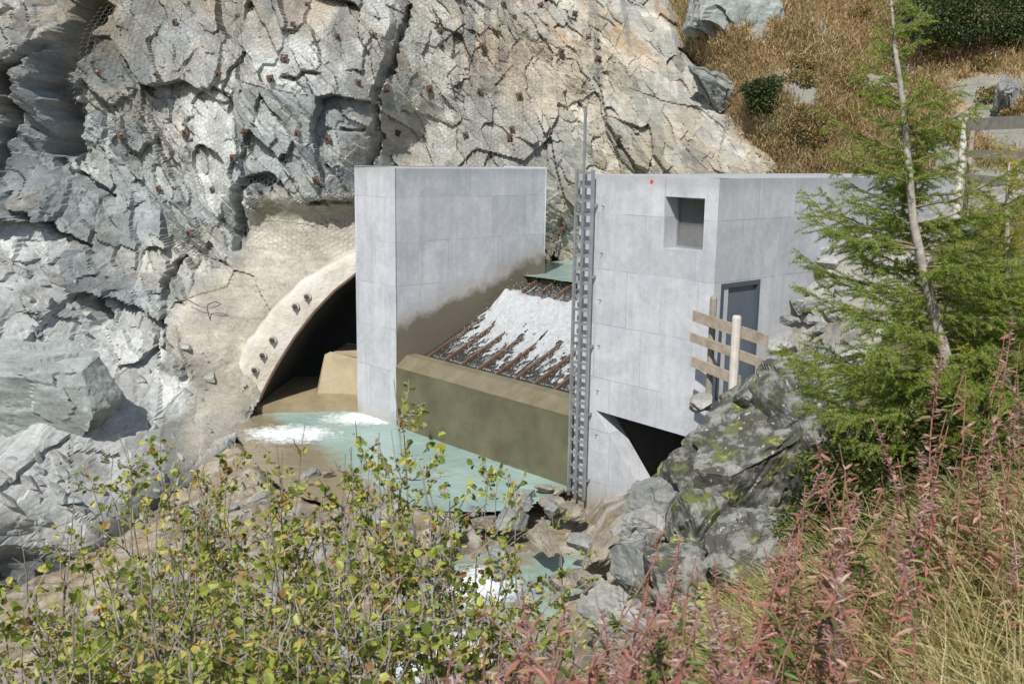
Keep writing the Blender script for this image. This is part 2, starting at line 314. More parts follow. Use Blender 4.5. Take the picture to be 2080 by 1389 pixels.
clefts=[(xzline([(118,-10),(112,90),(100,170),(128,230),(130,300)],28.6),.42,2.0),(xzline([(70,60),(20,150),(30,330),(60,420)],28),.16,.9),(xzline([(478,100),(452,180),(470,220)],29.5),.09,.4),(xzline([(583,152),(655,160)],29.5),.07,.5),(xzline([(495,390),(492,500)],28.5),.20,.8),
 (xzline([(505,372),(560,362)],28.6),.18,.7),(xzline([(640,408),(712,405)],28.8),.10,.6),(xzline([(330,540),(325,620),(370,690)],27),.09,.5),(xzline([(155,620),(170,660)],25),.2,.7),(xzline([(700,265),(735,262)],29.5),.07,.4),
 (xzline([(1400,90),(1470,170)],33.5),.12,.5),(xzline([(90,330),(200,400)],27.8),.10,.5),(xzline([(0,400),(60,460),(160,520)],26),.09,.5),
 (xzline([(820,0),(800,130),(780,200),(776,335)],32.2),.12,.8)]
qb=P(770,250,29.7)
def cliffdisp(X,Z,fine=True):
    wx=X+.10*fbm(X*.6,Z*.6,0,31,3); wz=Z+.10*fbm(X*.6,Z*.6,5,37,3)
    right=sm(-4.5,-3.0,X); low=1-sm(-5.5,-3.0,Z); left=1-sm(-9,-6.5,X)
    h1,t1,e1=facet(wx,wz,3.8,2.1,-.8,3); h2,t2,e2=facet(wx,wz,1.6,.8,-.95,5)
    ll=np.maximum(low*left,.6*left)
    d=(.75-.4*right)*(h1*.5+t1*2.0)+ (.42-.16*right)*(h2*(.6-.15*right)+t2*2.1)
    tone=(h1,h2,e1,e2)
    if fine:
        h3,t3,e3=facet(wx+.05*vn(X*3,Z*3,0,8),wz,.8,.30,-.85,9); h4,t4,e4=facet(wx,wz,.24,.12,-.7,11)
        ru=sm(-.12,.25,fbm(X*.5,Z*.5,3,43,3))
        d=d+(.06+.14*ru+.06*ll)*(h3*(.6+.2*ll)+t3*2.0)+(.015+.05*ru+.02*ll)*(h4*.8+t4)+.05*fbm(X*1.5,Z*1.5,3,41,6)
        # bedding: broken saw-tooth ledges dipping down to the right
        q=(X*.66+Z*.75)/.42+1.1*fbm(X*.5,Z*.5,2,49,3)+.25*h3; sw=q-np.floor(q); st_=hsh(np.floor(q).astype(np.int64),np.floor((X*.75-Z*.66)/.9+2*hsh(np.floor(q).astype(np.int64),0*np.floor(q).astype(np.int64),0*np.floor(q).astype(np.int64),3)).astype(np.int64),0*np.floor(q).astype(np.int64),7)
        bm_=np.maximum(sm(-.05,.2,fbm(X*.35,Z*.35,6,51,3)),.7*ll*sm(-.2,.1,fbm(X*.5,Z*.5,8,53,3)))
        d=d-bm_*(.17*sw+.16*(st_-.5))
        tone=tone+(h3,e3,h4+.8*bm_*(st_-.5))
    for pl,wd,dp in clefts:
        sd=segdist(X+.12*vn(X*3,Z*3,0,171)+.05*vn(X*9,Z*9,0,175),Z+.12*vn(X*3,Z*3,4,173),pl); d=d+dp*(1-sm(wd*.4,wd,sd))
    return d,tone
def bulge(x,z): return .75*(1-sm(qb[0]-.08,qb[0]+.08,x+.1*vn(z*2,0*z,0,177)))*sm(-2.0,-1.2,z)*(1-sm(3.5,5,z))*sm(-9.5,-7,x)
xs=np.arange(-17.5,10.6,.038); zs=np.arange(-9.4,8,.038); nx,nz=len(xs),len(zs)
X,Z=np.meshgrid(xs,zs,indexing='ij'); base=CY(X,Z); disp,(h1,h2,e1,e2,h3,e3,h4)=cliffdisp(X,Z)
sh=inpoly(X+.35*fbm(X*1.2,Z*1.2,2,181,4),Z+.35*fbm(X*1.2,Z*1.2,6,183,4),shot).astype(float)
def blur(a,k):
    for ax in (0,1):
        c=np.cumsum(np.pad(a,[(k+1,k) if i==ax else (0,0) for i in (0,1)],mode='edge'),axis=ax)
        a=(np.take(c,range(2*k+1,c.shape[ax]),axis=ax)-np.take(c,range(0,c.shape[ax]-2*k-1),axis=ax))/(2*k+1)
    return a
shb=blur(blur(sh,8),8)
d2=disp*(1-.92*sm(.1,.9,shb))+(.2*fbm(X*.9,Z*.9,2,55,3)+.05*fbm(X*4,Z*4,2,57,3))*shb
Yc=base+d2-bulge(X,Z)
n1=fbm(X*.35,Z*.35,1,61,5); n2=fbm(X*1.3,Z*1.3,1,67,5); n3=fbm(X*.9+Z*.9,(X-Z)*.25,1,71,5)
def C(*a): return np.array(a)
white=C(.53,.54,.52); blue=C(.33,.36,.36); tan=C(.42,.375,.28); dark=C(.13,.13,.115); rustc=C(.35,.24,.13); green=C(.27,.30,.25)
right=sm(-4.6,-3.2,X); up=sm(.5,4,Z); left=1-sm(-9,-6,X); low=1-sm(-5.5,-3,Z)
def mx(c,k,f): return c*(1-f[...,None])+k*f[...,None]
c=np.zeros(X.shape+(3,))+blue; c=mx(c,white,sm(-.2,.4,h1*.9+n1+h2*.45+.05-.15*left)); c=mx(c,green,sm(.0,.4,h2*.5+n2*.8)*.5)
c=mx(c,tan,right*(.5+.4*sm(-.25,.25,n1+h2*.3))); c=mx(c,C(.28,.25,.185),up*sm(-.4,.2,n3+h1*.3)*.8*(1-right)); c=mx(c,rustc,sm(.08,.35,n3)*.6*np.maximum(right,.35*up))
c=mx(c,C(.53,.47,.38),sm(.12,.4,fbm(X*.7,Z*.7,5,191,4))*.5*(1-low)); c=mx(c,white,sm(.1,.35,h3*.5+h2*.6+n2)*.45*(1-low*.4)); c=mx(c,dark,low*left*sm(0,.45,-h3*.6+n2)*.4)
c=mx(c,dark,sm(.1,.4,n2*.8+h2*.3+up*.12)*.45); st=fbm(X*2.4,Z*.22,3,193,5); c=mx(c,dark*1.3,sm(.08,.35,st)*(.3+.35*up)*(1-low))  # sparse dark patches paint shadowed pits; vertical streaks are water stains
c=c*(1+.24*h3+.2*h4+.34*h2+.2*h1)[...,None]  # tone per facet paints sunlit against shaded faces into the rock colour
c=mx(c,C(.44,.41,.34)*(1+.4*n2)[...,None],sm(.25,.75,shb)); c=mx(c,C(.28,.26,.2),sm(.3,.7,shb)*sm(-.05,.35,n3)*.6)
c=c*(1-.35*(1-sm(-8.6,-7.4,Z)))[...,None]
c=np.clip(c,.03,.75)
ringw=[(q[0],q[2]) for q in portal]
hole=[(ringw[0][0],-9.5)]+ringw+[(ringw[-1][0],-9.5)]
F=gridF(nx,nz); ctr=(X.ravel()[F].mean(1),Z.ravel()[F].mean(1)); keep=~inpoly(ctr[0],ctr[1],hole)
F=F[keep][:,::-1]; V=np.stack([X,Yc,Z],-1).reshape(-1,3)
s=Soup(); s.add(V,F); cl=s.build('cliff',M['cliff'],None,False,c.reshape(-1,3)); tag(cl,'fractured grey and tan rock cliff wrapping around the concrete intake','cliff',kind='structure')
bvh=BVHTree.FromPolygons([tuple(p) for p in V],F.tolist())
# ------------------------------------------------------------ hillside
hps=[(1590,350,30.8),(1500,230,32.3),(1410,100,34.6),(1385,0,36.6),(1700,300,30),(2000,300,27),(2080,100,31),(1700,0,38),(2080,0,34),(1300,200,42),(1200,0,44),(1400,330,36),(2080,450,24.5),(1700,500,28.5),(2300,300,25),(1850,150,32)]
HY=rbf([(lambda q:(q[0],q[2],h[2]))(P(*h)) for h in hps])
xs2=np.arange(3,24,.1); zs2=np.arange(-4,11,.1); X2,Z2=np.meshgrid(xs2,zs2,indexing='ij')
hh,tt,ee=facet(X2,Z2,1.6,1.1,-.8,77)
def hillY(x,z): return HY(x,z)+1.0*fbm(x*.6,z*.6,0,81,5)
Y2=hillY(X2,Z2)+.3*(hh+tt)
nn=fbm(X2*.5,Z2*.5,4,83,5)
c2=np.zeros(X2.shape+(3,))+C(.27,.18,.10); c2=mx(c2,C(.36,.27,.16),sm(-.1,.3,nn)); c2=mx(c2,C(.14,.15,.06),sm(.05,.35,-nn)); c2=mx(c2,C(.26,.26,.23),sm(.3,.36,fbm(X2*.9,Z2*.9,7,85,5))*.9)
s=Soup(); V2=np.stack([X2,Y2,Z2],-1).reshape(-1,3); F2=gridF(len(xs2),len(zs2))[:,::-1]; s.add(V2,F2)
hill=tag(s.build('hillside',M['cliff'],None,True,c2.reshape(-1,3)),'steep hillside of rust brown heath above the cliff','hillside',kind='structure')
n=40000; hx=RNG.uniform(4,20,n); hz=RNG.uniform(-2,7.5,n); hyy=hillY(hx,hz)-.05
dens=(fbm(hx*.9,hz*.9,7,85,5)<.3); hx,hz,hyy=hx[dens],hz[dens],hyy[dens]; n=len(hx); K=8
Cc=np.repeat(np.stack([hx,hyy,hz],1),K,0)+RNG.normal(0,.10,(n*K,3)); D=RNG.normal(0,.7,(n*K,3)); D[:,2]=abs(D[:,2])+.6; D[:,1]-=.4
s=Soup(); s.leaves(Cc,D,RNG.normal(0,1,(n*K,3)),RNG.uniform(.08,.26,n*K)*(1+.7*np.repeat(fbm(hx*2,hz*2,1,95,2),K)),RNG.uniform(.01,.03,n*K))
tag(s.build('heath_grass',M['heath']),'rust brown dry grass and heath covering the upper right hillside','grass',kind='stuff')
# ------------------------------------------------------------ boulders
def ico(n):
    import bmesh
    bm=bmesh.new(); bmesh.ops.create_icosphere(bm,subdivisions=n,radius=1); V=np.array([x.co[:] for x in bm.verts]); F=np.array([[q.index for q in f.verts] for f in bm.faces]); bm.free(); return V,F
ICO={k:ico(k) for k in (1,3,4,5,6)}
def rock(name,loc,size,mat,seed,sub=5,cuts=14,rz=0,tilt=0,cut=(.62,.9),label=None,cat='rock',group=None,rough=.03):
    r=np.random.default_rng(seed); V,F=ICO[sub]; V=V.copy()
    for k in range(cuts):
        nrm=r.normal(0,1,3); nrm/=np.linalg.norm(nrm); d=r.uniform(*cut); q=V@nrm; V-=np.outer(np.maximum(q-d,0),nrm)
    nr=V/np.linalg.norm(V,axis=1)[:,None]
    h,t,e=facet(V[:,0]*2+V[:,2]+seed,V[:,1]*2+V[:,2]*1.3,.7,.4,.5,seed); V+=nr*((h+t)*rough*2+rough*1.5*fbm(V[:,0]*5+seed,V[:,1]*5,V[:,2]*5,seed,4))[:,None]
    V*=np.array(size)*.5*1.3
    R=np.array(Matrix.Rotation(rz,3,'Z')@Matrix.Rotation(tilt,3,'Y')); V=V@R.T
    s=Soup(); s.add(V,F); o=s.build(name,mat,None,False); o.location=tuple(loc); tag(o,label,cat,group); return o
rock('boulder',P(100,805,22.5),(4.2,2.2,2.4),M['rock_slab'],27,6,18,.3,.35,(.42,.8),'large grey green boulder low on the left bank','boulder',rough=.035)
rock('boulder',P(1525,945,14.8),(2.0,2.0,2.6),M['lichen'],34,6,16,.4,.75,(.4,.8),'big lichen spotted boulder below the wooden fence','boulder',rough=.05)
rock('boulder',P(1650,860,14.6),(1.8,1.6,2.0),M['lichen'],35,6,14,1.4,-.3,(.45,.8),'dark lichen covered boulder half hidden behind the larch','boulder',rough=.05)
for i,(px,py,Y,sx,sy,sz,m,l) in enumerate([(1345,1035,15.0,1.0,1.1,1.2,'rock_grey','angular grey rock wedged left of the lichen boulder'),
 (1420,1090,14.2,1.8,1.3,1.4,'lichen','fractured rock beneath the lichen boulder'),(1300,1150,13.8,1.2,1.0,1.1,'rock_grey','grey streaked rock at the foot of the boulder pile'),
 (1250,1240,13.2,1.0,.8,.8,'rock_pale','pale rock lowest in the boulder pile beside the stream'),(1400,1200,12.8,1.7,1.2,1.1,'lichen','broad lichen flecked rock low in the boulder pile'),
 (1330,1300,11.8,1.2,.9,.7,'rock_grey','grey rock among the pink fireweed'),(1225,1120,14.6,.6,.6,.6,'rock_tan','tan rock at the water edge below the concrete leg'),
 (1425,820,16.2,.42,.4,.4,'rock_pale','small white rock under the wooden fence rails'),(1560,1100,12.6,1.8,1.2,1.3,'lichen','long mossy rock under the lichen boulder'),
 (1520,810,15.4,.9,.8,.6,'lichen','mossy rock at the foot of the pale fence post'),(1450,900,15.2,1.0,1.0,1.0,'lichen','upper left shoulder rock of the lichen boulder pile'),(1420,970,15.0,1.1,1.1,1.2,'lichen','dark rock tucked under the left face of the lichen boulder'),(1300,1065,14.6,.7,.7,.8,'rock_pale','split pale rock leaning by the concrete leg')]):
    rock('rock',P(px,py,Y),(sx,sy,sz),M[m],50+i,5,16,i*1.3,.3*(-1)**i,(.42,.8),l,rough=.05)
# ------------------------------------------------------------ terrain
pool_px=[(490,852),(600,835),(760,838),(800,850),(860,850),(1185,955),(1160,985),(1105,1000),(1045,1030),(960,1035),(880,1030),(780,1015),(690,1020),(610,1000),(550,955),(500,890)]
pool=[tuple(PZ(a,b,-7.1)[:2]) for a,b in pool_px]
low_px=[(1080,1050),(1200,1052),(1205,1140),(1190,1200),(1050,1290),(900,1389),(700,1500),(450,1500),(780,1250),(880,1180),(930,1110),(1010,1080)]
lowp=[tuple(PZ(a,b,-7.75)[:2]) for a,b in low_px]
bp=lambda s_,t_,z:(B(s_,t_,0)[0],B(s_,t_,0)[1],z)
tps=[(4.2,17.6,-4.8),bp(10.4,.6,-4.5),bp(10.5,1.7,-4.35),bp(10.3,2.7,-3.3),bp(10.4,3.6,-2.0),bp(11,5,-1.5),bp(11,8,-1.2),bp(11.8,2.6,-3.2),(11,24,-.8),(16,24,1),(3.4,16.5,-5.4),(2.6,16.8,-6.7),(1.5,17.8,-7.5),(3,13,-6),(3,10,-4.5),(4.5,10,-3.7),(6,13,-3.9),(7,16,-4),(8,14,-3.2),(10,14,-2.2),(3,7,-3.1),(2.5,5,-2.55),(2,8,-4.3),(1.5,6,-3.7),
(1,10,-6.3),(1.2,13,-7.2),(0,14,-7.8),(0,8,-5.9),(0,4,-3.6),(0,1,-1.8),(-4,4,-3.8),(-4,8,-6.2),(-4,12,-7.9),(-8,8,-6.5),(-8,14,-8.5),(-10,18,-8.8),(-5,17.5,-7.9),(-2,16.5,-7.8),(0,17.5,-7.6),(-2.5,19.2,-7.08),(0,19.2,-7.08),(-4.5,20.2,-7.12),(-7,22,-7.9),(-6,23,-7.1),(-9,21,-8.5),(-1,23,-7.0),(-5,27,-7.0),(4,3,-1.7),(6,5,-1.9),(8,8,-2.2),(-12,2,-2),(12,3,-1),(-14,22,-8.8),(0,30,-6.9),(2,20,-7.1),(1.5,19.3,-7.12),(9,30,-3)]
TZ=rbf(tps)
def terr(a,b):
    a=np.asarray(a,float); b=np.asarray(b,float)
    bed=1-sm(-6.9,-6.2,TZ(a,b)); h,t,e=facet(a,b,.5,.35,.4,201)
    return TZ(a,b)+.10*fbm(a*1.2,b*1.2,0,101,4)+.06*fbm(a*5,b*5,0,105,4)+bed*.10*(h+t*1.2)
xs3=np.arange(-15,15,.07); ys3=np.arange(-1,30,.07); X3,Y3=np.meshgrid(xs3,ys3,indexing='ij'); Z3=terr(X3,Y3)
ip=blur((inpoly(X3,Y3,pool)|inpoly(X3,Y3,lowp)).astype(float),3); Z3=Z3-.5*ip
S3=(X3-O[0])*u[0]+(Y3-O[1])*u[1]; T3=(X3-O[0])*v[0]+(Y3-O[1])*v[1]
Z3=np.where((S3>-1)&(S3<9.85)&(T3>.1),np.minimum(Z3,-7.5),Z3)
veg=sm(-6.9,-6.0,Z3); nn=fbm(X3*.7,Y3*.7,0,111,5); n5=fbm(X3*5,Y3*5,0,115,4); hb_,tb_,eb_=facet(X3,Y3,.5,.35,.4,201)
c3=np.zeros(X3.shape+(3,))+C(.30,.245,.155); c3=mx(c3,C(.2,.17,.12),sm(-.1,.35,nn)); c3=mx(c3,C(.36,.34,.30),sm(.0,.25,n5+.4*hb_)*.7); c3=c3*(1+.4*hb_)[...,None]; c3=mx(c3,C(.12,.11,.045),veg)
c3=mx(c3,C(.07,.10,.02),veg*sm(0,.3,nn)*.8)
c3=mx(c3,C(.30,.285,.25)*(1+.8*n5)[...,None],((S3>9.8)&(S3<12)&(T3>.3)).astype(float))
s=Soup(); V3=np.stack([X3,Y3,Z3],-1).reshape(-1,3); s.add(V3,gridF(len(xs3),len(ys3)))
tag(s.build('ground',M['cliff'],None,False,np.clip(c3,0.02,1).reshape(-1,3)),'muddy stream bed and grassy banks','ground',kind='structure')
s=Soup(); s.add([(-250,-250,-9.8),(250,-250,-9.8),(250,250,-9.8),(-250,250,-9.8)],[(0,1,2,3)]); tag(s.build('valley_floor',M['mud']),'flat ground beyond the gorge','ground',kind='structure')
srocks=[(1063,1012,20.0,.62,.35,.5),(1107,992,20.4,.5,.4,.3),(1120,1035,19.3,.6,.45,.4),(1165,1040,19,.45,.4,.35),(1040,1060,18.6,.9,.6,.45),(1100,1090,17.8,.8,.6,.4),(1180,1100,17.5,.5,.5,.4),(990,1060,18.8,.6,.5,.35),(960,1040,19.3,.4,.4,.3),(1140,1180,15.8,.7,.5,.4),(1010,1120,17.2,.6,.5,.35),(1210,1160,15.9,.6,.5,.5),(930,1075,18.6,.5,.4,.25),(1060,1240,15,.6,.5,.4)]
r=np.random.default_rng(5)
def stream_rock(p,sz,i): rock('stream_rock',p,sz,M['rock_grey' if i%2==0 else 'rock_tan'],90+i,4 if i<14 else 3,16,i,.3,(.38,.75),'angular wet rock lying in the muddy stream bed','rock','rocks in the stream bed',rough=.05)
for i,q in enumerate(srocks): stream_rock(P(*q[:3]),q[3:],i)
i=14; tries=0
while i<84 and tries<3000:
    tries+=1; a=r.uniform(230,1200); b=r.uniform(985,1180); q=PZ(a,b,-7.4)
    if inpoly(q[0],q[1],pool) and r.uniform()>.2: continue
    sz=r.uniform(.14,.5)*(1 if i%6 else 1.5); stream_rock((q[0],q[1],float(terr(q[0],q[1]))+.02),(sz*1.3,sz,sz*.7),i); i+=1
rip=[(1650,465,21.2,.6,.4,.3),(1655,508,20.9,.6,.5,.42),(1640,545,20.6,.5,.4,.28),(1612,580,20.2,.4,.3,.2),(1690,540,20.6,.5,.5,.4),(1660,590,20,.6,.5,.4),(1700,480,21.5,.6,.5,.4),(1625,620,19.6,.5,.4,.35),(1690,620,19.6,.7,.5,.4),(1600,650,19,.4,.4,.3),(1740,540,21,.6,.5,.5),(1590,700,18.2,.5,.5,.35)]
def slope_rock(p,sz,i): rock('slope_rock',p,sz,M['rock_pale' if i%3 else 'rock_grey'],130+i,4,16,i*2,.2,(.42,.75),'angular rock piled against the concrete side wall','rock','rocks piled against the side wall',rough=.04)
for i,q in enumerate(rip): slope_rock(P(*q[:3]),q[3:],i)
for i in range(12,52):
    q=B(10.15+abs(r.normal(0,.7)),r.uniform(1.7,7.5),0); sz=r.uniform(.25,.6); slope_rock((q[0],q[1],float(terr(q[0],q[1]))+.05),(sz*1.2,sz,sz*.75),i)
for i,(px,py,Y,a,b_,c_,l) in enumerate([(1500,20,34.2,3.8,2.6,4.6,'tall grey rock slab standing out of the brown hillside'),(1455,175,33.0,1.7,1.2,1.3,'dark ledge of broken rock at the cliff shoulder'),(2050,205,28.3,1.7,.8,1.2,'grey outcrop at the right edge of the hillside')]):
    rock('outcrop',P(px,py,Y),(a,b_,c_),M['rock_grey' if i!=0 else 'rock_slab'],170+i,6,20,.3*i,.5,(.36,.8),l,'outcrop',rough=.07)
r=np.random.default_rng(11); k=0
while k<110:
    a=r.uniform(0,520); b=r.uniform(430,1060)
    if b<460+a*.6 or (a>430 and b<880) or (a<280 and 680<b<900): continue
    d=Vector(ray(a,b)).normalized(); hit=bvh.ray_cast(Vector((0,0,0)),d)
    if hit[0] is None: continue
    sz=abs(r.normal(0,.2))+.12; rock('broken_rock',hit[0]+Vector((0,.05,-.02)),(sz*1.3,sz*.9,sz*.65),M['rock_pale' if k%3 else 'rock_slab'],700+k,3,16,r.uniform(-.6,.6),r.uniform(.2,1.1),(.36,.7),'broken pale piece of rock lying on the left bank','rock','broken rocks on the left bank',rough=.04); k+=1
def water(name,poly,z,foamf,label,mudf=None):
    p=np.array(poly); x0,y0=p.min(0); x1,y1=p.max(0); xs=np.arange(x0-.3,x1+.3,.06); ys=np.arange(y0-.3,y1+.3,.06)
    A,Bb=np.meshgrid(xs,ys,indexing='ij'); fo=foamf(A,Bb); mu=mudf(A,Bb) if mudf else fo*0; Zw=z+.02*fbm(A*2.5,Bb*2.5,0,121,3)+fo*(.22*np.abs(fbm(A*3,Bb*3,0,127,4)))
    F=gridF(len(xs),len(ys)); k=blur(inpoly(A,Bb,poly).astype(float),3)>0.02; F=F[k.ravel()[F].all(1)]
    s=Soup(); s.add(np.stack([A,Bb,Zw],-1).reshape(-1,3),F); o=s.build(name,M['water'],None,True,np.stack([fo,mu,0*fo],-1).reshape(-1,3)); tag(o,label,'water',kind='structure')
f0=PZ(590,882,-7.1); f1=PZ(740,850,-7.1)
def foam1(a,b):
    d=np.minimum(np.hypot((a-f0[0])/1.9,(b-f0[1])/1.3),np.hypot((a-f1[0])/1.8,(b-f1[1])/1.1)); return np.clip(1.25-d,0,1)*.55
mud0=PZ(700,970,-7.1)
def mud1(a,b):
    L_=(-(a-mud0[0])*v[0]-(b-mud0[1])*v[1]); return sm(-1.2,.6,L_-.35*(a+3))*.65
water('water',pool,-7.1,foam1,'milky turquoise pool under the weir wall',mud1)
g0=PZ(970,1190,-7.75); g1=PZ(1170,1080,-7.75); g2=PZ(880,1330,-7.75)
def foam2(a,b):
    d=np.minimum(np.hypot((a-g0[0])/1.1,(b-g0[1])/1.2),np.hypot((a-g1[0])/.5,(b-g1[1])/.9)); d=np.minimum(d,np.hypot((a-g2[0])/1.3,(b-g2[1])/1.4)); return .12+np.clip(1.2-d,0,1)*.45
water('water',lowp,-7.75,foam2,'shallow rapids of the stream below the pool',lambda a,b:a*0+.32)
up=[tuple(B(-1.5,5.4,0)[:2]),tuple(B(0.0,5.3,0)[:2]),tuple(B(0.0,4.75,0)[:2]),tuple(B(6.5,4.75,0)[:2]),tuple(B(6.5,12,0)[:2]),tuple(B(-3,12,0)[:2])]
water('water',up,-3.42,lambda a,b:a*0+.05,'turquoise water held back above the intake screen')
# ------------------------------------------------------------ wing wall, weir, screen
s=Soup(); prism(s,[B(0,0,-8.2),B(0,0,ZT),B(-1.8,0,ZT),B(-1.8,0,-8.2)],v*5.32)
o=s.build('concrete_wall',M['concrete_wet']); tag(o,'tall free standing grey concrete wall between tunnel portal and spillway','wall')
bv=o.modifiers.new('bevel','BEVEL'); bv.width=.025; bv.segments=2
root=empty('weir_wall',B(3,0,-7.5)); tag(root,'low brown stained concrete wall holding the foot of the spillway','weir wall')
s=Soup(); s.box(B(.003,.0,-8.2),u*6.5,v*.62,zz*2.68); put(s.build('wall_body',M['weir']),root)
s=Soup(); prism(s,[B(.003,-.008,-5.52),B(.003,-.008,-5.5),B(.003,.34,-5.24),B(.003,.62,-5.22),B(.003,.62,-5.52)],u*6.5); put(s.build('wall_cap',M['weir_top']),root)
g0v,g0z,g1v,g1z=.66,-5.45,4.8,-3.62
root=empty('intake_screen',B(3.2,2.5,-5)); tag(root,'sloping steel intake screen with rusty beams under the falling water','intake screen')
sl_=np.array(v*(g1v-g0v)+zz*(g1z-g0z)); sn=np.cross(sl_/np.linalg.norm(sl_),-u); sn/=np.linalg.norm(sn); sn*=np.sign(sn[2])
s=Soup()
for k in np.arange(.04,6.48,.05): s.box(B(k,g0v,g0z),u*.03,sl_,sn*.05)
put(s.build('screen_bars',M['darksteel']),root)
s=Soup(); s.box(B(0.003,g0v,g0z-.18),u*6.48,sl_,sn*.1); put(s.build('tray',M['wetplate']),root)
for k in np.arange(.35,6.4,.68):
    s=Soup(); s.box(B(k,g0v,g0z)+sn*.045,u*.08,sl_,sn*.11); put(s.build('beam',M['rustbeam']),root)
s=Soup(); s.box(B(.003,4.75,-8),u*6.48,v*.5,zz*4.5); tag(s.build('sill',M['weir']),'concrete sill at the upstream edge of the intake screen','sill')
ns,nt_=460,360; ss=np.linspace(.3,6.48,ns); tt_=np.linspace(0,1,nt_); A,T=np.meshgrid(ss,tt_,indexing='ij')
t0=3.85+.12*fbm(A*1.5,0*A,0,130,3); t1=1.25-.3*fbm(A*1.2,0*A,3,131,4)-.04*A
def sz_(l): return g0z+(l-g0v)/(g1v-g0v)*(g1z-g0z)
beamd=np.abs(((A-.39+.34)%.68)-.34)
lv=t0+(t1-t0)*T; lift=.12+.30*np.exp(-((T-.16)/.13)**2)+.12*np.exp(-((T-.42)/.2)**2); lift=lift*(.9+.4*fbm(A*2.2,T*4,0,133,4))+.14*fbm(A*6,T*8,0,137,6)*sm(0,.06,T)*(1-.6*T)
lift=lift*(1-sm(.35,.8,T)*.75)
Vw=O+A[...,None]*u+lv[...,None]*v+zz*(sz_(lv)+.05+np.maximum(lift,.0))[...,None]
hole_=fbm(A*14,T*20,7,139,5)*1.0+.25*fbm(A*3,T*3,8,141,3)+1.12-1.35*T**1.5-.25*(1-sm(0,.04,T))-.8*sm(.3,.8,T)*(1-sm(.03,.14,beamd))-.4*(1-sm(.3,.6,A))
F=gridF(ns,nt_); kp=(hole_.ravel()[F]>.05).all(1)
s=Soup(); s.add(Vw.reshape(-1,3),F[kp])
for k in range(130):
    a=.35+.68*RNG.integers(0,9)+RNG.uniform(.14,.6); a=min(a,6.45)
    l0=RNG.uniform(1.2,2.2) if k%3 else RNG.uniform(3.9,4.7); ln=RNG.uniform(.12,.4); m_=6; q=np.linspace(0,1,m_); ll=l0-ln*q
    s.tube(O+(a+.02*np.sin(q*9+k))[:,None]*u+ll[:,None]*v+zz*(sz_(ll)+.07)[:,None],(.003+.010*np.sin(q*3.1))*RNG.uniform(.4,1.1),4)
tag(s.build('white_water',M['foam'],None,True),'white water tumbling over the intake screen','water',kind='structure')
s=Soup(); V1,F1=ICO[1]
for k in range(12000):
    a=RNG.uniform(.35,6.45); T_=min(1.15,abs(RNG.normal(.45,.38))); l=4.0+(1.3-4.0)*T_; p=O+a*u+l*v+zz*(sz_(l)+.08+abs(RNG.normal(.12,.18))*max(.08,1.15-T_)); s.add(V1*RNG.uniform(.004,.013)+p,F1)
tag(s.build('spray',M['foam'],None,True),'droplets of spray thrown up above the intake screen','water',kind='structure')
# ------------------------------------------------------------ intake building
root=empty('intake_building',B(8.3,.5,-7.5)); tag(root,'angular grey concrete intake building with square window and blue grey door','building')
fp=O.copy(); fn=v
def onfront(px,py,off=0):
    d=ray(px,py); t=((fp+fn*off)@fn)/(d@fn); return d*t
SB=6.52; SE_=9.98
t1=onfront(1210,833); t2=onfront(1372,880); t3=onfront(1300,992); t4=onfront(1262,1036)
zl=onfront(1405,878)[2]; s2=(t2-O)@u; s3=(t3-O)@u; s1=(t1-O)@u; s4=(t4-O)@u
outer=[B(SB,0,ZT),B(SE_,0,ZT),B(SE_,0,zl-.12),B(s2,0,t2[2]),B(s1,0,t1[2]),B(s3,0,t3[2]),B(s4,0,-7.75),B(SB,0,-8)]
wA,wB=8.76,9.68; wz0=onfront(1380,508)[2]; wz1=onfront(1385,401)[2]
win=[B(wA,0,wz0),B(wA,0,wz1),B(wB,0,wz1),B(wB,0,wz0)]
s=Soup(); prism(s,outer,v*.45,[win]); fw=put(s.build('front_wall',M['concrete']),root)
dA,dB=.24,1.42
dz1=P(1505,574,18.75)[2]; dz0=dz1-2.18
LEN=10.2
outer=[B(SE_+.004,-.002,ZT),B(SE_+.004,LEN,ZT),B(SE_+.004,LEN,-6.2),B(SE_+.004,-.002,zl-.12)]
dr=[B(SE_+.004,dA,dz0),B(SE_+.004,dA,dz1),B(SE_+.004,dB,dz1),B(SE_+.004,dB,dz0)]
s=Soup(); prism(s,outer,-u*.25,[dr]); put(s.build('side_wall',M['concrete']),root)
s=Soup(); s.box(B(SB+.01,.46,-8),u*.4,v*(LEN-.5),zz*(8+ZT-.26)); put(s.build('channel_wall',M['concrete']),root)
s=Soup(); s.box(B(SB+.002,.455,ZT-.25),u*(SE_-SB-.26),v*(LEN-.46),zz*.247); put(s.build('roof',M['concrete']),root)
s=Soup(); s.box(B(SB+.45,4,-8),u*(SE_-SB-.75),v*.3,zz*7.2); s.box(B(SB+.45,.47,-8.1),u*(SE_-SB-.75),v*3.5,zz*.3); put(s.build('inner_wall',M['black']),root)  # shade behind the opening is put into the near-black wall colour
q=Soup(); q.box(B(wA,.36,wz0),u*.04,v*.05,zz*(wz1-wz0)); q.box(B(wB-.04,.36,wz0),u*.04,v*.05,zz*(wz1-wz0)); q.box(B(wA+.04,.36,wz0),u*(wB-wA-.08),v*.05,zz*.04); q.box(B(wA+.04,.36,wz1-.04),u*(wB-wA-.08),v*.05,zz*.04)
wf=put(q.build('window',M['steel']),root)
s=Soup(); W=wB-wA-.08; H=wz1-wz0-.08; st=.045
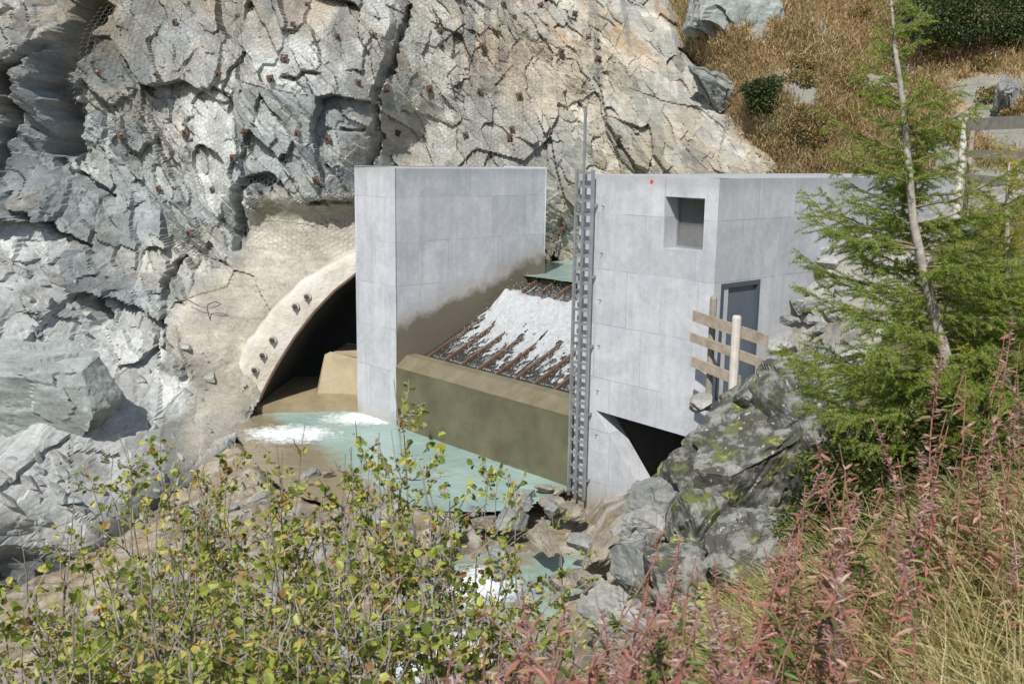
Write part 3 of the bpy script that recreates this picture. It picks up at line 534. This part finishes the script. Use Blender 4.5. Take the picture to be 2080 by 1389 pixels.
for k in np.arange(-H,W,st):
    a=max(k,0); b_=min(k+H,W)
    if b_>a:
        s.tube([B(wA+.04+a,.385,wz0+.04+a-k),B(wA+.04+b_,.385,wz0+.04+b_-k)],.004,3); s.tube([B(wA+.04+a,.392,wz1-.04-(a-k)),B(wA+.04+b_,.392,wz1-.04-(b_-k))],.004,3)
gr=s.build('grille',M['steel']); gr.parent=wf
s=Soup(); s.box(B(wA,.43,wz0),u*(wB-wA),v*.01,zz*(wz1-wz0)); g2_=s.build('backing',simple('window_backing',(.13,.135,.125),(.2,.2,.18),3,.6)); g2_.parent=wf
s=Soup(); s.box(B(SE_-.09,dA+.05,dz0),u*.05,v*(dB-dA-.1),zz*(dz1-dz0-.06)); door=put(s.build('door',M['doorp']),root)
s=Soup(); s.box(B(SE_-.05,dA-.03,dz0),u*.07,v*.08,zz*(dz1-dz0+.03)); s.box(B(SE_-.05,dB-.05,dz0),u*.07,v*.08,zz*(dz1-dz0+.03)); s.box(B(SE_-.05,dA+.05,dz1-.06),u*.068,v*(dB-dA-.1),zz*.088)
fr=s.build('frame',simple('frame_paint',(.06,.075,.10),(.08,.095,.12),2,.4)); fr.parent=door
s=Soup(); s.tube([B(SE_-.04,dA+.16,dz0+1.02),B(SE_+.03,dA+.16,dz0+1.02),B(SE_+.03,dA+.3,dz0+1.02)],.012,6); h_=s.build('handle',M['steel']); h_.parent=door
q=onfront(1324,369); s=Soup(); s.tube([q-v*.012,q+v*.001],.035,12); put(s.build('red_mark',simple('red_paint',(.7,.05,.02),(.7,.05,.02))),root)
# ladder
LC=6.80; hw=.25; ly=-.2; root=empty('ladder',B(LC,ly,-7.2)); tag(root,'tall galvanised steel ladder fixed to the building corner beside the spillway','ladder')
zb_,zt_=-7.2,-.28
for sx in (-hw,hw-.05):
    s=Soup(); s.box(B(LC+sx,ly,zb_),u*.05,v*.06,zz*(zt_-zb_)); put(s.build('stile',M['steel']),root)
s=Soup(); s.box(B(LC-.022,ly-.02,zb_),u*.045,v*.04,zz*(zt_-zb_+1.25)); put(s.build('safety_rail',M['steel']),root)
k=zb_+.12
while k<zt_:
    s=Soup(); s.box(B(LC-hw+.05,ly+.012,k),u*(2*hw-.1),v*.04,zz*.05); put(s.build('rung',M['steel']),root); k+=.28
for k in np.arange(zb_+.4,zt_,1.45):
    for sx in (-hw+.01,hw-.04):
        s=Soup(); s.box(B(LC+sx,ly+.06,k),u*.03,v*.145,zz*.05); put(s.build('bracket',M['steel']),root)
for k in range(6):
    a=B(7.2,0,-1-k*.95); s=Soup(); s.tube([a,a-v*.08+zz*.02],.009,5); tag(s.build('steel_pin',M['darksteel']),'short dark steel pin sticking out of the building front beside the ladder','pin','steel pins beside the ladder')
# ------------------------------------------------------------ tunnel
root=empty('tunnel_portal',P(600,860,27)); tag(root,'arched tunnel mouth with pale concrete ring and black interior','tunnel')
pp=np.array(portal)
pp=np.vstack([[pp[0][0]-.03,pp[0][1],-8.2],pp]); dirn=np.array([.12,1,0]); dep=[0,.3,3,14]
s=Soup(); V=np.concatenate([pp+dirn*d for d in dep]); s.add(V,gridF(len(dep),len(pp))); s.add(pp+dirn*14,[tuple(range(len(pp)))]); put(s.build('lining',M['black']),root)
inn=[P(a,b,portY(a)-.02) for a,b in portal_px]; out=[P(a,b,portY(a)-.02) for a,b in ring_px]
inn=[P(504,905,26.55)]+inn; out=[P(456,890,26.5)]+out
def resample(a,n):
    a=np.array(a); d=np.concatenate([[0],np.cumsum(np.linalg.norm(np.diff(a,axis=0),axis=1))]); t=np.linspace(0,d[-1],n); return np.stack([np.interp(t,d,a[:,k]) for k in range(3)],1)
inn=resample(inn,160); out=resample(out,160)
rows=[inn+np.array([0,.6,0]),inn+np.array([0,.02,0])]
for k in np.linspace(0,1,20):
    q=inn*(1-k)+out*k; q=q+np.array([0,1,0])[None]*(.1*k+.2*max(0,k-.8))+(.05*fbm(q[:,0]*2.5,q[:,2]*2.5,0,151,4)*min(1,k*3))[:,None]*np.array([0,1,0]); rows.append(q)
wv=(.16*fbm(out[:,0]*1.5,out[:,2]*1.5,0,153,4))[:,None]
o2=out+(out-inn)*(.12+wv)+np.array([0,.5,0]); rows.append(o2); rows.append(out+(out-inn)*.25+np.array([0,1.5,0]))
s=Soup(); s.add(np.concatenate(rows),gridF(len(rows),160)); put(s.build('ring',M['shot'],None,True),root)
s=Soup(); q=resample(inn,60); s.tube(q-np.array([0,.03,0]),.04,6); put(s.build('edge_rib',M['rustbeam']),root)
for a,b in [(627,602),(603,622),(557,690),(537,721),(521,751),(505,784)]:
    a-=3; c_=P(a,b,portY(a)+.0); s=Soup(); s.tube([c_+np.array([0,.2,0]),c_-np.array([0,.04,0])],.11,14); bo=put(s.build('anchor_plate',M['knob']),root)
    s=Soup(); s.tube([c_-np.array([0,.04,0]),c_-np.array([.01,.12,-.01])],.065,6); s.tube([c_-np.array([.0,.12,0]),c_-np.array([.02,.2,-.01])],.025,6); n_=s.build('nut',M['darksteel']); n_.parent=bo
s=Soup(); a=P(512,868,26.6); b_=P(735,838,26.9); c_=P(735,790,29); d_=P(600,815,29)
for q in (a,b_): q[2]=-6.92
c_[2]=-6.6; d_[2]=-6.6
s.add([a,b_,c_,d_,a-zz*.8,b_-zz*.8,c_-zz*.8,d_-zz*.8],[(0,1,2,3),(0,4,5,1),(3,2,6,7),(0,3,7,4)]); put(s.build('apron',M['mud']),root)
poly=[P(645,790,27.7),P(662,722,27.7),P(672,717,27.7),P(740,728,27.7),P(740,840,27.7),P(640,840,27.7)]
s=Soup(); prism(s,poly,(.25,1.4,0)); o=s.build('concrete_block',M['tan']); bv=o.modifiers.new('bevel','BEVEL'); bv.width=.04; bv.segments=2; tag(o,'tan concrete block with sloped side just inside the tunnel mouth','block')
# ------------------------------------------------------------ netting + anchors
def netY(x,z):
    d,_=cliffdisp(x,z,False); sh_=inpoly(x,z,shot); d=d*np.where(sh_,.1,1)
    return CY(x,z)+np.minimum(d,.5)-bulge(x,z)-.18
a_=.085; s=Soup(); E=[]
cols=int(13.5/(1.5*a_)); rws=int(8.6/(1.732*a_)); i,j=np.meshgrid(np.arange(cols),np.arange(rws),indexing='ij'); i=i.ravel(); j=j.ravel()
cx=-12.6+i*1.5*a_; cz=-3.2+(j+.5*(i%2))*1.732*a_
ok=(cz>-1.9-.9*(cx<-4)) & (cz> -3.2+ (np.maximum(0,-cx-9)*1.2)); cx=cx[ok]; cz=cz[ok]
def hv(k): an=math.pi/3*k; return np.stack([cx+a_*math.cos(an),cz+a_*1.0*math.sin(an)],1)
for k in (0,1,2): E.append(np.stack([hv(k),hv(k+1)],1))
E=np.concatenate(E); jx=E.copy()
jx[...,0]+=.05*vn(E[...,0]*2,E[...,1]*2,0,161); jx[...,1]+=.05*vn(E[...,0]*2,E[...,1]*2,9,163)
yy=netY(jx[...,0],jx[...,1]); P0=np.stack([jx[...,0],yy,jx[...,1]],-1); A0=P0[:,0]; B0=P0[:,1]; dd=B0-A0; okk=np.linalg.norm(dd,axis=1)<.25; A0=A0[okk];B0=B0[okk];dd=dd[okk]; dd/=np.linalg.norm(dd,axis=1)[:,None]+1e-9
pa=np.cross(dd,np.array([0,1.0,0])); pa/=np.linalg.norm(pa,axis=1)[:,None]+1e-9; pb=np.cross(dd,pa); r_=.0042
offs=[pa*r_,(-.5*pa+.87*pb)*r_,(-.5*pa-.87*pb)*r_]; Vn=np.stack([A0+o_ for o_ in offs]+[B0+o_ for o_ in offs],1); nb=np.arange(len(A0))[:,None]*6
Fn=np.concatenate([nb+np.array([[0,1,4,3]]),nb+np.array([[1,2,5,4]]),nb+np.array([[2,0,3,5]])]); s.add(Vn.reshape(-1,3),Fn)
tag(s.build('wire_netting',M['wire']),'hexagonal steel wire netting draped over the cliff face','netting')
anch=[(482,33),(355,45),(595,50),(760,72),(895,62),(896,92),(981,94),(198,147),(318,152),(442,150),(549,160),(577,118),(685,75),(308,186),(727,168),(785,182),(872,181),(975,186),(496,268),(604,271),(666,283),(376,270),(247,275),(808,271),(858,276),(946,274),(1040,262),(1036,280),(1119,270),(1256,281),(473,321),(322,383),(431,385),(385,474),(641,365),(1143,467),(624,10),(1023,8),(942,3),(1099,12),(1168,28),(1140,105),(1055,195),(1215,120),(1195,75)]
pm_=None
for i,(a,b) in enumerate(anch):
    d=Vector(ray(a,b)).normalized(); hit=bvh.ray_cast(Vector((0,0,0)),d)
    if hit[0] is None: continue
    loc=hit[0]-d*.14
    root=empty('rock_anchor',loc); tag(root,'rusty square anchor plate with bolt pinned to the cliff face','anchor plate','rusty anchor plates on the cliff')
    if pm_ is None:
        s=Soup(); V_=[(-.13,0,-.13),(.13,0,-.13),(.13,0,.13),(-.13,0,.13),(-.12,-.02,-.12),(.12,-.02,-.12),(.12,-.02,.12),(-.12,-.02,.12),(-.05,-.05,-.05),(.05,-.05,-.05),(.05,-.05,.05),(-.05,-.05,.05)]
        s.add(V_,[(0,3,2,1),(0,1,5,4),(1,2,6,5),(2,3,7,6),(3,0,4,7),(4,5,9,8),(5,6,10,9),(6,7,11,10),(7,4,8,11),(8,9,10,11)]); pm_=s.build('plate',M['rust'])
        s=Soup(); s.tube([(0,-.05,0),(0,-.11,0)],.04,6); s.tube([(0,-.11,0),(0,-.18,-.01)],.018,6); s.tube([(0,.3,0),(0,-.05,0)],.02,5); nm_=s.build('nut',M['darksteel']); pm_.parent=root; nm_.parent=root
    else:
        for q in (pm_,nm_): c_=q.copy(); COL.objects.link(c_); c_.parent=root
    root.rotation_euler=(random.uniform(-.4,.1),random.uniform(-.5,.5),random.uniform(-.4,.4)); sc=random.uniform(.62,.85); root.scale=(sc,sc,sc)
q=[P(a,b,26.95) for k,(a,b) in enumerate([(375,605),(405,622),(432,625),(450,618),(437,612),(420,620),(424,640),(434,670),(437,700)])]
s=Soup(); s.tube(resample(q,40),.013,5); tag(s.build('cable',M['darksteel']),'thin loose cable curling over the pale sprayed concrete','cable')
# ------------------------------------------------------------ fences
def board(a,b,h,th,mat,root,name='rail'):
    a=np.array(a);b=np.array(b); d=b-a; n_=np.cross(d,zz); n_/=np.linalg.norm(n_); s=Soup(); s.box(a-zz*h/2,d,n_*th,zz*h); return put(s.build(name,mat),root)
root=empty('wooden_fence',P(1495,800,16.1)); tag(root,'short wooden fence with three rails in front of the blue grey door','fence')
for (a,b,c_,d_),hh_ in (((1410,641,1560,692),.19),((1405,684,1560,741),.16),((1408,734,1505,774),.18)):
    board(P(a,b,17.2),P(c_,d_,15.6 if c_>1520 else 16.15),hh_,.035,M['wood'],root)
def post(px,y0,y1,Y,wd,mat,root,below=.4):
    a=P(px,y1,Y); b=P(px,y0,Y); s=Soup(); h=b[2]-a[2]+below; q=np.array([b[0],b[1],a[2]-below])
    s.tube([q,q+zz*(h-.04),q+zz*h],[wd/2,wd/2,wd/2*.8],10); return put(s.build('post',mat),root)
post(1497,641,800,16.05,.15,M['postwhite'],root); post(1450,602,785,16.95,.12,M['woodgrey'],root)
root=empty('wooden_fence',P(1962,400,19.5)); tag(root,'grey board fence at the upper right edge above the wall','fence')
post(1962,237,400,19.5,.13,M['postwhite'],root); post(1976,262,400,19.8,.1,M['wood'],root)
board(P(1968,254,19.4),P(2120,246,17),.22,.05,M['woodgrey'],root); board(P(1968,312,19.4),P(2120,318,17),.14,.04,M['woodgrey'],root); board(P(1968,360,19.4),P(2120,378,17),.14,.04,M['woodgrey'],root)
# ------------------------------------------------------------ larches
def larch(trunk_px,Y,lens,nb,mat,label,seed,r0=.06,droop=.12,K=10,up_=1.0):
    r=np.random.default_rng(seed); tp=resample([P(a,b,Y) for a,b in trunk_px],60); n=len(tp)
    root=empty('larch_tree',tp[-1]); tag(root,label,'tree')
    s=Soup(); s.tube(tp,np.interp(np.linspace(0,1,n),[0,.15,1],[.008,.024,r0]),9); put(s.build('trunk',M['bark'],None,True),root)
    sb=Soup(); TP=[];TA=[]
    for k in range(nb):
        f=(k+.5)/nb; f=.005+.995*f**.82; f=round(f*22)/22*.6+f*.4; i=int(min(f,1)*(n-1)); p=tp[i]; L=np.interp(f,*lens)*(r.uniform(.45,1.12)); az=r.uniform(0,2*math.pi)
        if f<.72 and 3.9<az<5.5 and r.uniform()<.65: az+=math.pi*.6
        h=np.array([math.cos(az),math.sin(az),0]); m=max(5,int(L/.045)); t=np.linspace(0,1,m)[:,None]
        up0=np.interp(f,[0,.15,.5,1],[1.1,.55,.22,.03])*up_+r.uniform(-.17,.17)
        path=p+h*L*t+zz*(L*(up0*t-droop*2.2*t**1.5+.34*t**3))+np.cumsum(r.normal(0,.007,(m,3)),0)
        sb.tube(path,np.linspace(.005+.007*L,.002,m),4)
        side=np.cross(h,zz)
        TP.append(path[1:]);TA.append(np.gradient(path,axis=0)[1:])
        nt=int(L/.031)
        for q in range(nt):
            ft=.10+.9*(q+r.uniform())/nt; b0=path[min(m-1,int(ft*(m-1)))]; tl=(.09+.28*L*(1-ft)**.6*(ft+.3))*r.uniform(.4,1.3); tl=min(tl,.45)
            sg=-1 if q%2 else 1; d=h*r.uniform(.5,1.1)+side*sg*r.uniform(.2,1)+zz*r.uniform(-.5,.4); d/=np.linalg.norm(d); mm=max(3,int(tl/.020)); tq=np.linspace(0,1,mm)[:,None]
            tw=b0+d*tl*tq+zz*(-.08*tl*tq**2)
            if tl>.08: sb.tube(tw[[0,mm//2,mm-1]],[.0025,.002,.001],3)
            TP.append(tw[1:]); TA.append(np.tile(d,(mm-1,1)))
    put(sb.build('branches',M['twig']),root)
    TP=np.concatenate(TP);TA=np.concatenate(TA); TA/=np.linalg.norm(TA,axis=1)[:,None]+1e-9; m=len(TP)
    Cc=np.repeat(TP,K,0)+r.normal(0,.005,(m*K,3)); D=r.normal(0,1,(m*K,3))+.5*np.repeat(TA,K,0)+np.array([0,0,.35]); D/=np.linalg.norm(D,axis=1)[:,None]
    Ln=r.uniform(.018,.036,m*K)[:,None]; Sd=np.cross(D,r.normal(0,1,(m*K,3))); Sd/=np.linalg.norm(Sd,axis=1)[:,None]; wd=.0028*max(1,Y/9)
    Vv=np.stack([Cc-Sd*wd,Cc+Sd*wd,Cc+D*Ln],1).reshape(-1,3); s=Soup(); s.add(Vv,np.arange(m*K*3).reshape(-1,3)); put(s.build('needles',mat),root); print('needles',m*K)
larch([(1808,-25),(1818,100),(1833,200),(1845,330),(1855,450),(1878,560),(1905,665),(1940,790),(1965,900),(1975,1000)],9.3,([0,.06,.2,.4,.6,.85,1],[.28,.34,.46,.98,1.5,1.75,1.3]),200,M['needle'],'tall young green larch with a pale thin trunk leaning left',5,.07)
larch([(2050,330),(2045,430),(2048,600),(2060,800),(2065,1000)],9.8,([0,.2,.6,1],[.2,.6,1.05,1.2]),115,M['needley'],'yellowing larch cut by the right edge of the frame',6,.05,K=10)
larch([(1975,490),(1980,600),(1975,800),(1970,1050)],10.9,([0,.2,.6,1],[.2,.8,1.4,1.5]),110,M['needle'],'smaller green larch behind the tall young larch',8,.045,K=9)
# ------------------------------------------------------------ foreground shrubs
def shrub(px,py,Y,seed,nst,spread,label,mat='leaf'):
    r=np.random.default_rng(seed); top=P(px,py,Y); bz=float(terr(top[0],Y)); base=np.array([top[0]+r.normal(0,.1),Y+.1,bz]); H=top[2]-bz
    root=empty('leafy_shrub',base); tag(root,label,'shrub')
    s=Soup(); LC_=[];LD=[]
    for k in range(nst):
        hk=H-(0 if k==0 else abs(r.normal(0,.36))+.04); off=r.normal(0,spread,2) if k else np.zeros(2)
        e=np.array([top[0]+off[0],Y+off[1]*.8,bz+hk-.3*abs(off[0])]); b0=base+np.array([r.normal(0,.12)-off[0]*.9,r.normal(0,.12),0])
        m=16; t=np.linspace(0,1,m)[:,None]; wob=np.cumsum(r.normal(0,.034,(m,3)),0); wob-=wob[-1]*t; path=b0+(e-b0)*t+wob; path[:,:2]+=(off*.35)[None]*np.sin(t*3.14)
        s.tube(path,np.linspace(.012,.0026,m),5)
        nt=r.integers(9,15); bare=r.uniform()<.2
        for q in range(nt):
            ft=1-r.uniform(0,1)**1.1*min(.95,1.6/H); i0=min(m-2,int(ft*(m-1))); b1=path[i0]; az=r.uniform(0,6.28); d=np.array([math.cos(az)*.9,math.sin(az)*.9,r.uniform(.1,1.0)]); d/=np.linalg.norm(d); l=r.uniform(.10,.40)*min(1,(1.05-ft)*4+.4); mm=6; tq=np.linspace(0,1,mm)[:,None]
            tw=b1+d*l*tq+np.cumsum(r.normal(0,.014,(mm,3)),0); s.tube(tw,np.linspace(.0045,.0016,mm),3)
            if bare or r.uniform()<.2: continue
            nl=int(l/.034)+3; ii=r.uniform(.1,1,nl)*(mm-1); a=np.floor(ii).astype(int).clip(0,mm-2); LC_.append(tw[a]+(tw[a+1]-tw[a])*(ii-a)[:,None]); LD.append(np.tile(d,(nl,1)))
        if not bare: ii=r.uniform(.65,1,8)*(m-1); a=np.floor(ii).astype(int).clip(0,m-2); LC_.append(path[a]); LD.append(np.tile([0,0,1.],(8,1)))
    put(s.build('stems',M['shrubstem']),root)
    if not LC_: LC_=[path[-3:]]; LD=[np.tile([0,0,1.],(3,1))]
    c_=np.concatenate(LC_); d_=np.concatenate(LD); n=len(c_); c_=c_+r.normal(0,.010,c_.shape)
    D=d_*.4+r.normal(0,.6,(n,3))-np.array([0,0,.1]); Nn=r.normal(0,.7,(n,3))+np.array([-.1,-.5,.5]); L=r.uniform(.022,.056,n)
    s=Soup(); s.leaves(c_,D,Nn,L,L*r.uniform(.7,1.0,n),.16,.5); put(s.build('foliage',M[mat]),root)
sh_list=[(40,1080,5.3),(150,1010,5.6),(240,880,6.0),(330,1000,5.2),(440,900,6.2),(540,950,5.6),(620,860,6.4),(710,910,6.0),(800,770,5.6),(860,930,5.2),(950,1000,5.8),(985,935,6.6),(1060,1140,6.2),(1120,1030,7.0),(70,1190,4.3),(230,1110,4.4),(400,1070,4.3),(550,1060,4.4),(700,1040,4.3),(840,1060,4.5),(990,1200,4.6),(150,1270,3.6),(350,1220,3.7),(600,1220,3.6),(800,1240,3.7),(480,1190,4.0)]
adj=['yellow green','green tipped','golden leaved','sparse','twiggy','full']
places=['at the far left edge in the back row','left of the tallest left shoots in the back row','rising before the tan bank','left of centre behind the front row','below the tunnel mouth corner','between two taller shrubs under the tunnel','rising before the white foam','right of the foam in the back row','whose shoots reach up to the wing wall foot','before the left end of the weir wall','in front of the turquoise pool','with thin shoots before the pool','before the stream rapids','with sparse shoots near the stream rocks','at the left edge in the middle row','second from left in the middle row','third from left in the middle row','centre left in the middle row','centre in the middle row','fifth from left in the middle row','rightmost in the middle row','bottom left corner','bottom left of centre','bottom centre','bottom front before the rapids','between middle and front rows left of centre']
for i,(a,b,Y) in enumerate(sh_list):
    sparse=a>940; shrub(a,b,Y,300+i,4 if sparse else 11,.14 if sparse else .33,f'{adj[i%6]} leafy shrub {places[i]}')
# ------------------------------------------------------------ fireweed
def fireweed(px,py,Y,seed,green=False,big=1.0):
    r=np.random.default_rng(seed); top=P(px,py,Y); bz=float(terr(top[0],Y))-.05; H=min(top[2]-bz,1.5); H=max(H,.5); base=np.array([top[0]+r.normal(0,.16)*H,Y+r.normal(0,.05),top[2]-H])
    root=empty('fireweed_plant',base); m=12; t=np.linspace(0,1,m)[:,None]; path=base+(top-base)*t; path[:,0]+=(.12*np.sin(t*3)*r.normal())[:,0]
    s=Soup(); s.tube(path,np.linspace(.006,.0022,m),4); o=s.build('stem',M['firestem']); put(o,root)
    nl=int(H/.014); f=r.uniform(.12,.93,nl); ii=f*(m-1); a=np.floor(ii).astype(int).clip(0,m-2); c_=path[a]+(path[a+1]-path[a])*(ii-a)[:,None]; az=r.uniform(0,6.28,nl)
    D=np.stack([np.cos(az),np.sin(az),r.uniform(-.6,.9,nl)],1); L=r.uniform(.05,.12,nl)*(1.15-.5*f)*big; Nn=np.stack([-np.cos(az)*.4,-np.sin(az)*.4,np.ones(nl)],1)+r.normal(0,.4,(nl,3))
    s=Soup(); s.leaves(c_,D,Nn,L,L*r.uniform(.18,.3,nl),.1,.4); put(s.build('leaves',M['green' if green else 'fire']),root)
    if not green and seed%2==0:
        nl=75; f=r.uniform(.72,1.0,nl); ii=f*(m-1); a=np.floor(ii).astype(int).clip(0,m-2); c_=path[a]+(path[a+1]-path[a])*(ii-a)[:,None]; az=r.uniform(0,6.28,nl); D=np.stack([np.cos(az),np.sin(az),r.uniform(-.2,1.0,nl)],1); L=r.uniform(.02,.06,nl)*(1.3-f)*2
        s=Soup(); s.leaves(c_,D,r.normal(0,1,(nl,3)),L,L*.0+.006,.1,.4); put(s.build('seed_pods',M['pink']),root)
    tag(root,'green fireweed plant with narrow leaves' if green else ('reddish fireweed plant with narrow leaves and wispy seed pods' if seed%2==0 else 'red brown fireweed plant with narrow leaves'),'fireweed','green fireweed plants on the right bank' if green else ('fireweed plants gone to seed on the right bank' if seed%2==0 else 'red brown fireweed plants on the right bank'))
bx_=[(1160,1200),(1350,1050),(1550,1130),(1640,860),(1700,880),(1770,850),(1930,700),(2060,640),(2080,640)]
i=0
key=[(1360,1045,5.0),(1385,1085,4.8),(1640,870,5.2),(1695,900,5.0),(1770,855,5.0),(1925,690,5.2),(1960,760,4.6),(2055,640,5.4),(1550,1110,4.8),(1500,1150,4.6),(1450,1130,4.8),(1400,1215,4.2),(1830,1000,4.4),(1880,930,4.6),(1160,1230,4.0),(1190,1300,3.2),(1060,1190,2.9),(950,1240,2.4),(1000,1290,2.3),(1110,1250,2.5),(930,1320,2.2),(1230,1280,2.8),(1290,1260,3.2),(1040,1330,2.2),(1150,1320,2.3),(980,1350,2.0),(1340,1220,3.6),(1270,1340,2.5),(1380,1180,2.8),(1430,1240,2.6),(1600,1080,3.4),(1700,1130,3.0),(1800,1060,3.2),(1560,1230,2.6),(1680,960,4.2),(1740,1000,3.8)]
for a,b,Y in key: fireweed(a,b,Y,500+i*2 if i%3 else 501+i*2,False,1.0); i+=1
while i<140:
    a=RNG.uniform(1180,2110); y0=np.interp(a,[q[0] for q in bx_],[q[1] for q in bx_]); b=y0+abs(RNG.normal(0,1))*200+RNG.uniform(20,150)
    if b>1380: continue
    if 1820<a<2060 and b<1150 and i%3: i+=1; continue
    Y=np.interp(b,[700,1000,1389],[6.4,4.7,2.6])*RNG.uniform(.85,1.08); fireweed(a,b,Y,600+i,i%5<2); i+=1
def scatter(n,x0,x1,y0,y1,k0=.10):
    x=RNG.uniform(x0,x1,n*3); y=RNG.uniform(y0,y1,n*3); ok=(x>y*k0+.2)&(x<y*.6+.3); return x[ok][:n],y[ok][:n]
def grass(n,x0,x1,y0,y1,l0,l1,name,mat,label,lean=.5,wd=.004,k0=.1,clump=0):
    x,y=scatter(n,x0,x1,y0,y1,k0)
    if clump: q=RNG.integers(0,clump,len(x)); x=x[q]+RNG.normal(0,.07,len(x)); y=y[q]+RNG.normal(0,.07,len(x))
    z=terr(x,y)-.02; n=len(x); base=np.stack([x,y,z],1); dr=RNG.normal(0,lean,(n,3)); dr[:,2]=1; dr[:,0]-=.2; dr/=np.linalg.norm(dr,axis=1)[:,None]; L=RNG.uniform(l0,l1,n)[:,None]
    sd=np.cross(dr,RNG.normal(0,1,(n,3))); sd/=np.linalg.norm(sd,axis=1)[:,None]; sag=np.zeros((n,3)); sag[:,2]=-1; sag[:,0]=dr[:,0]*.6
    Vs=[]
    for t,wk in ((0,1),(.4,.9),(.75,.6),(1,.1)):
        c_=base+dr*L*t+sag*L*.35*t*t; Vs+=[c_-sd*wd*wk,c_+sd*wd*wk]
    V=np.stack(Vs,1).reshape(-1,3); b=np.arange(n)[:,None]*8; F=np.concatenate([b+np.array([[k,k+1,k+3,k+2]]) for k in (0,2,4)]); s=Soup(); s.add(V,F); tag(s.build(name,M[mat]),label,'grass',kind='stuff')
grass(14000,.8,8,2.4,13.5,.25,.7,'dry_grass','straw','straw coloured grass on the right bank')
grass(8000,.8,4,2.4,7.5,.6,1.2,'tall_dry_grass','straw','tall arching straw grass in tufts at the lower right',.4,.0028,.2,170)
x,y=scatter(34000,.8,8,2.4,15); z=terr(x,y)+RNG.uniform(0,.3,len(x)); n=len(x); D=RNG.normal(0,1,(n,3)); D[:,2]=abs(D[:,2])*.6
s=Soup(); L=RNG.uniform(.03,.07,n); s.leaves(np.stack([x,y,z],1),D,RNG.normal(0,.5,(n,3))+zz,L,L*.4,.12); tag(s.build('ground_herbs',M['green']),'low green herbs covering the right bank','ground cover',kind='stuff')
x=RNG.uniform(-6,2,14000); y=RNG.uniform(2.5,11,14000); z=terr(x,y)+RNG.uniform(0,.35,14000); D=RNG.normal(0,1,(14000,3)); s=Soup(); L=RNG.uniform(.03,.07,14000); s.leaves(np.stack([x,y,z],1),D,RNG.normal(0,.5,(14000,3))+zz,L,L*.5,.12); tag(s.build('bank_herbs',M['green']),'low herbs under the shrubs on the near bank','ground cover',kind='stuff')
def bush(px,py,Y,rx,rz,label,mat='bush',n=3500,l0=.06,l1=.13,group=None,seed=0):
    r=np.random.default_rng(int(px)+seed); c0=P(px,py,Y); root=empty('bush',c0); d=r.normal(0,1,(n,3)); d/=np.linalg.norm(d,axis=1)[:,None]; rr=r.uniform(.25,1,n)**.5*(1+.6*fbm(d[:,0]*2.5,d[:,1]*2.5,d[:,2]*2.5,int(px),4))
    c_=c0+d*rr[:,None]*np.array([rx,rx*.7,rz]); s=Soup(); L=r.uniform(l0,l1,n); s.leaves(c_,d+r.normal(0,.7,(n,3)),r.normal(0,1,(n,3)),L,L*.6); put(s.build('foliage',M[mat]),root)
    s=Soup()
    for k in range(7): s.tube([c0-zz*rz,c0+d[k]*np.array([rx,rx,rz])*.8],[.03,.01],4)
    put(s.build('stems',M['twig']),root); tag(root,label,'bush',group)
bush(1552,195,31.2,.6,.5,'round dark green bush on the shoulder where cliff meets heath')
bush(1985,35,31.5,2.2,.9,'wide dark green bush in the top right corner',n=9000); bush(1900,0,33,1.2,.8,'dark green bush at the top edge left of the wide one')
bush(1790,960,9.6,.8,.5,'leafy green undergrowth bush below the tall larch','green',7000,.03,.07); bush(1990,900,9.0,.7,.8,'leafy green undergrowth bush near the right edge','green',7000,.03,.07); bush(1700,1080,9.8,.6,.35,'low leafy bush between lichen boulder and fireweed','green',4000,.03,.07)
hillb=BVHTree.FromPolygons([tuple(p) for p in V2],F2.tolist()); r=np.random.default_rng(3)
for i in range(34):
    a=r.uniform(1560,2080); b=r.uniform(5,330)
    if b<max(0,(1650-a)*1.5): continue
    hit=hillb.ray_cast(Vector((0,0,0)),Vector(ray(a,b)).normalized())
    if hit[0] is None: continue
    rr_=r.uniform(.25,.75); bush(a,b,hit[0].y-.05,rr_,rr_*.55,'low russet shrub growing on the heath slope','russet',1100,.05,.11,'russet shrubs on the heath slope',i)
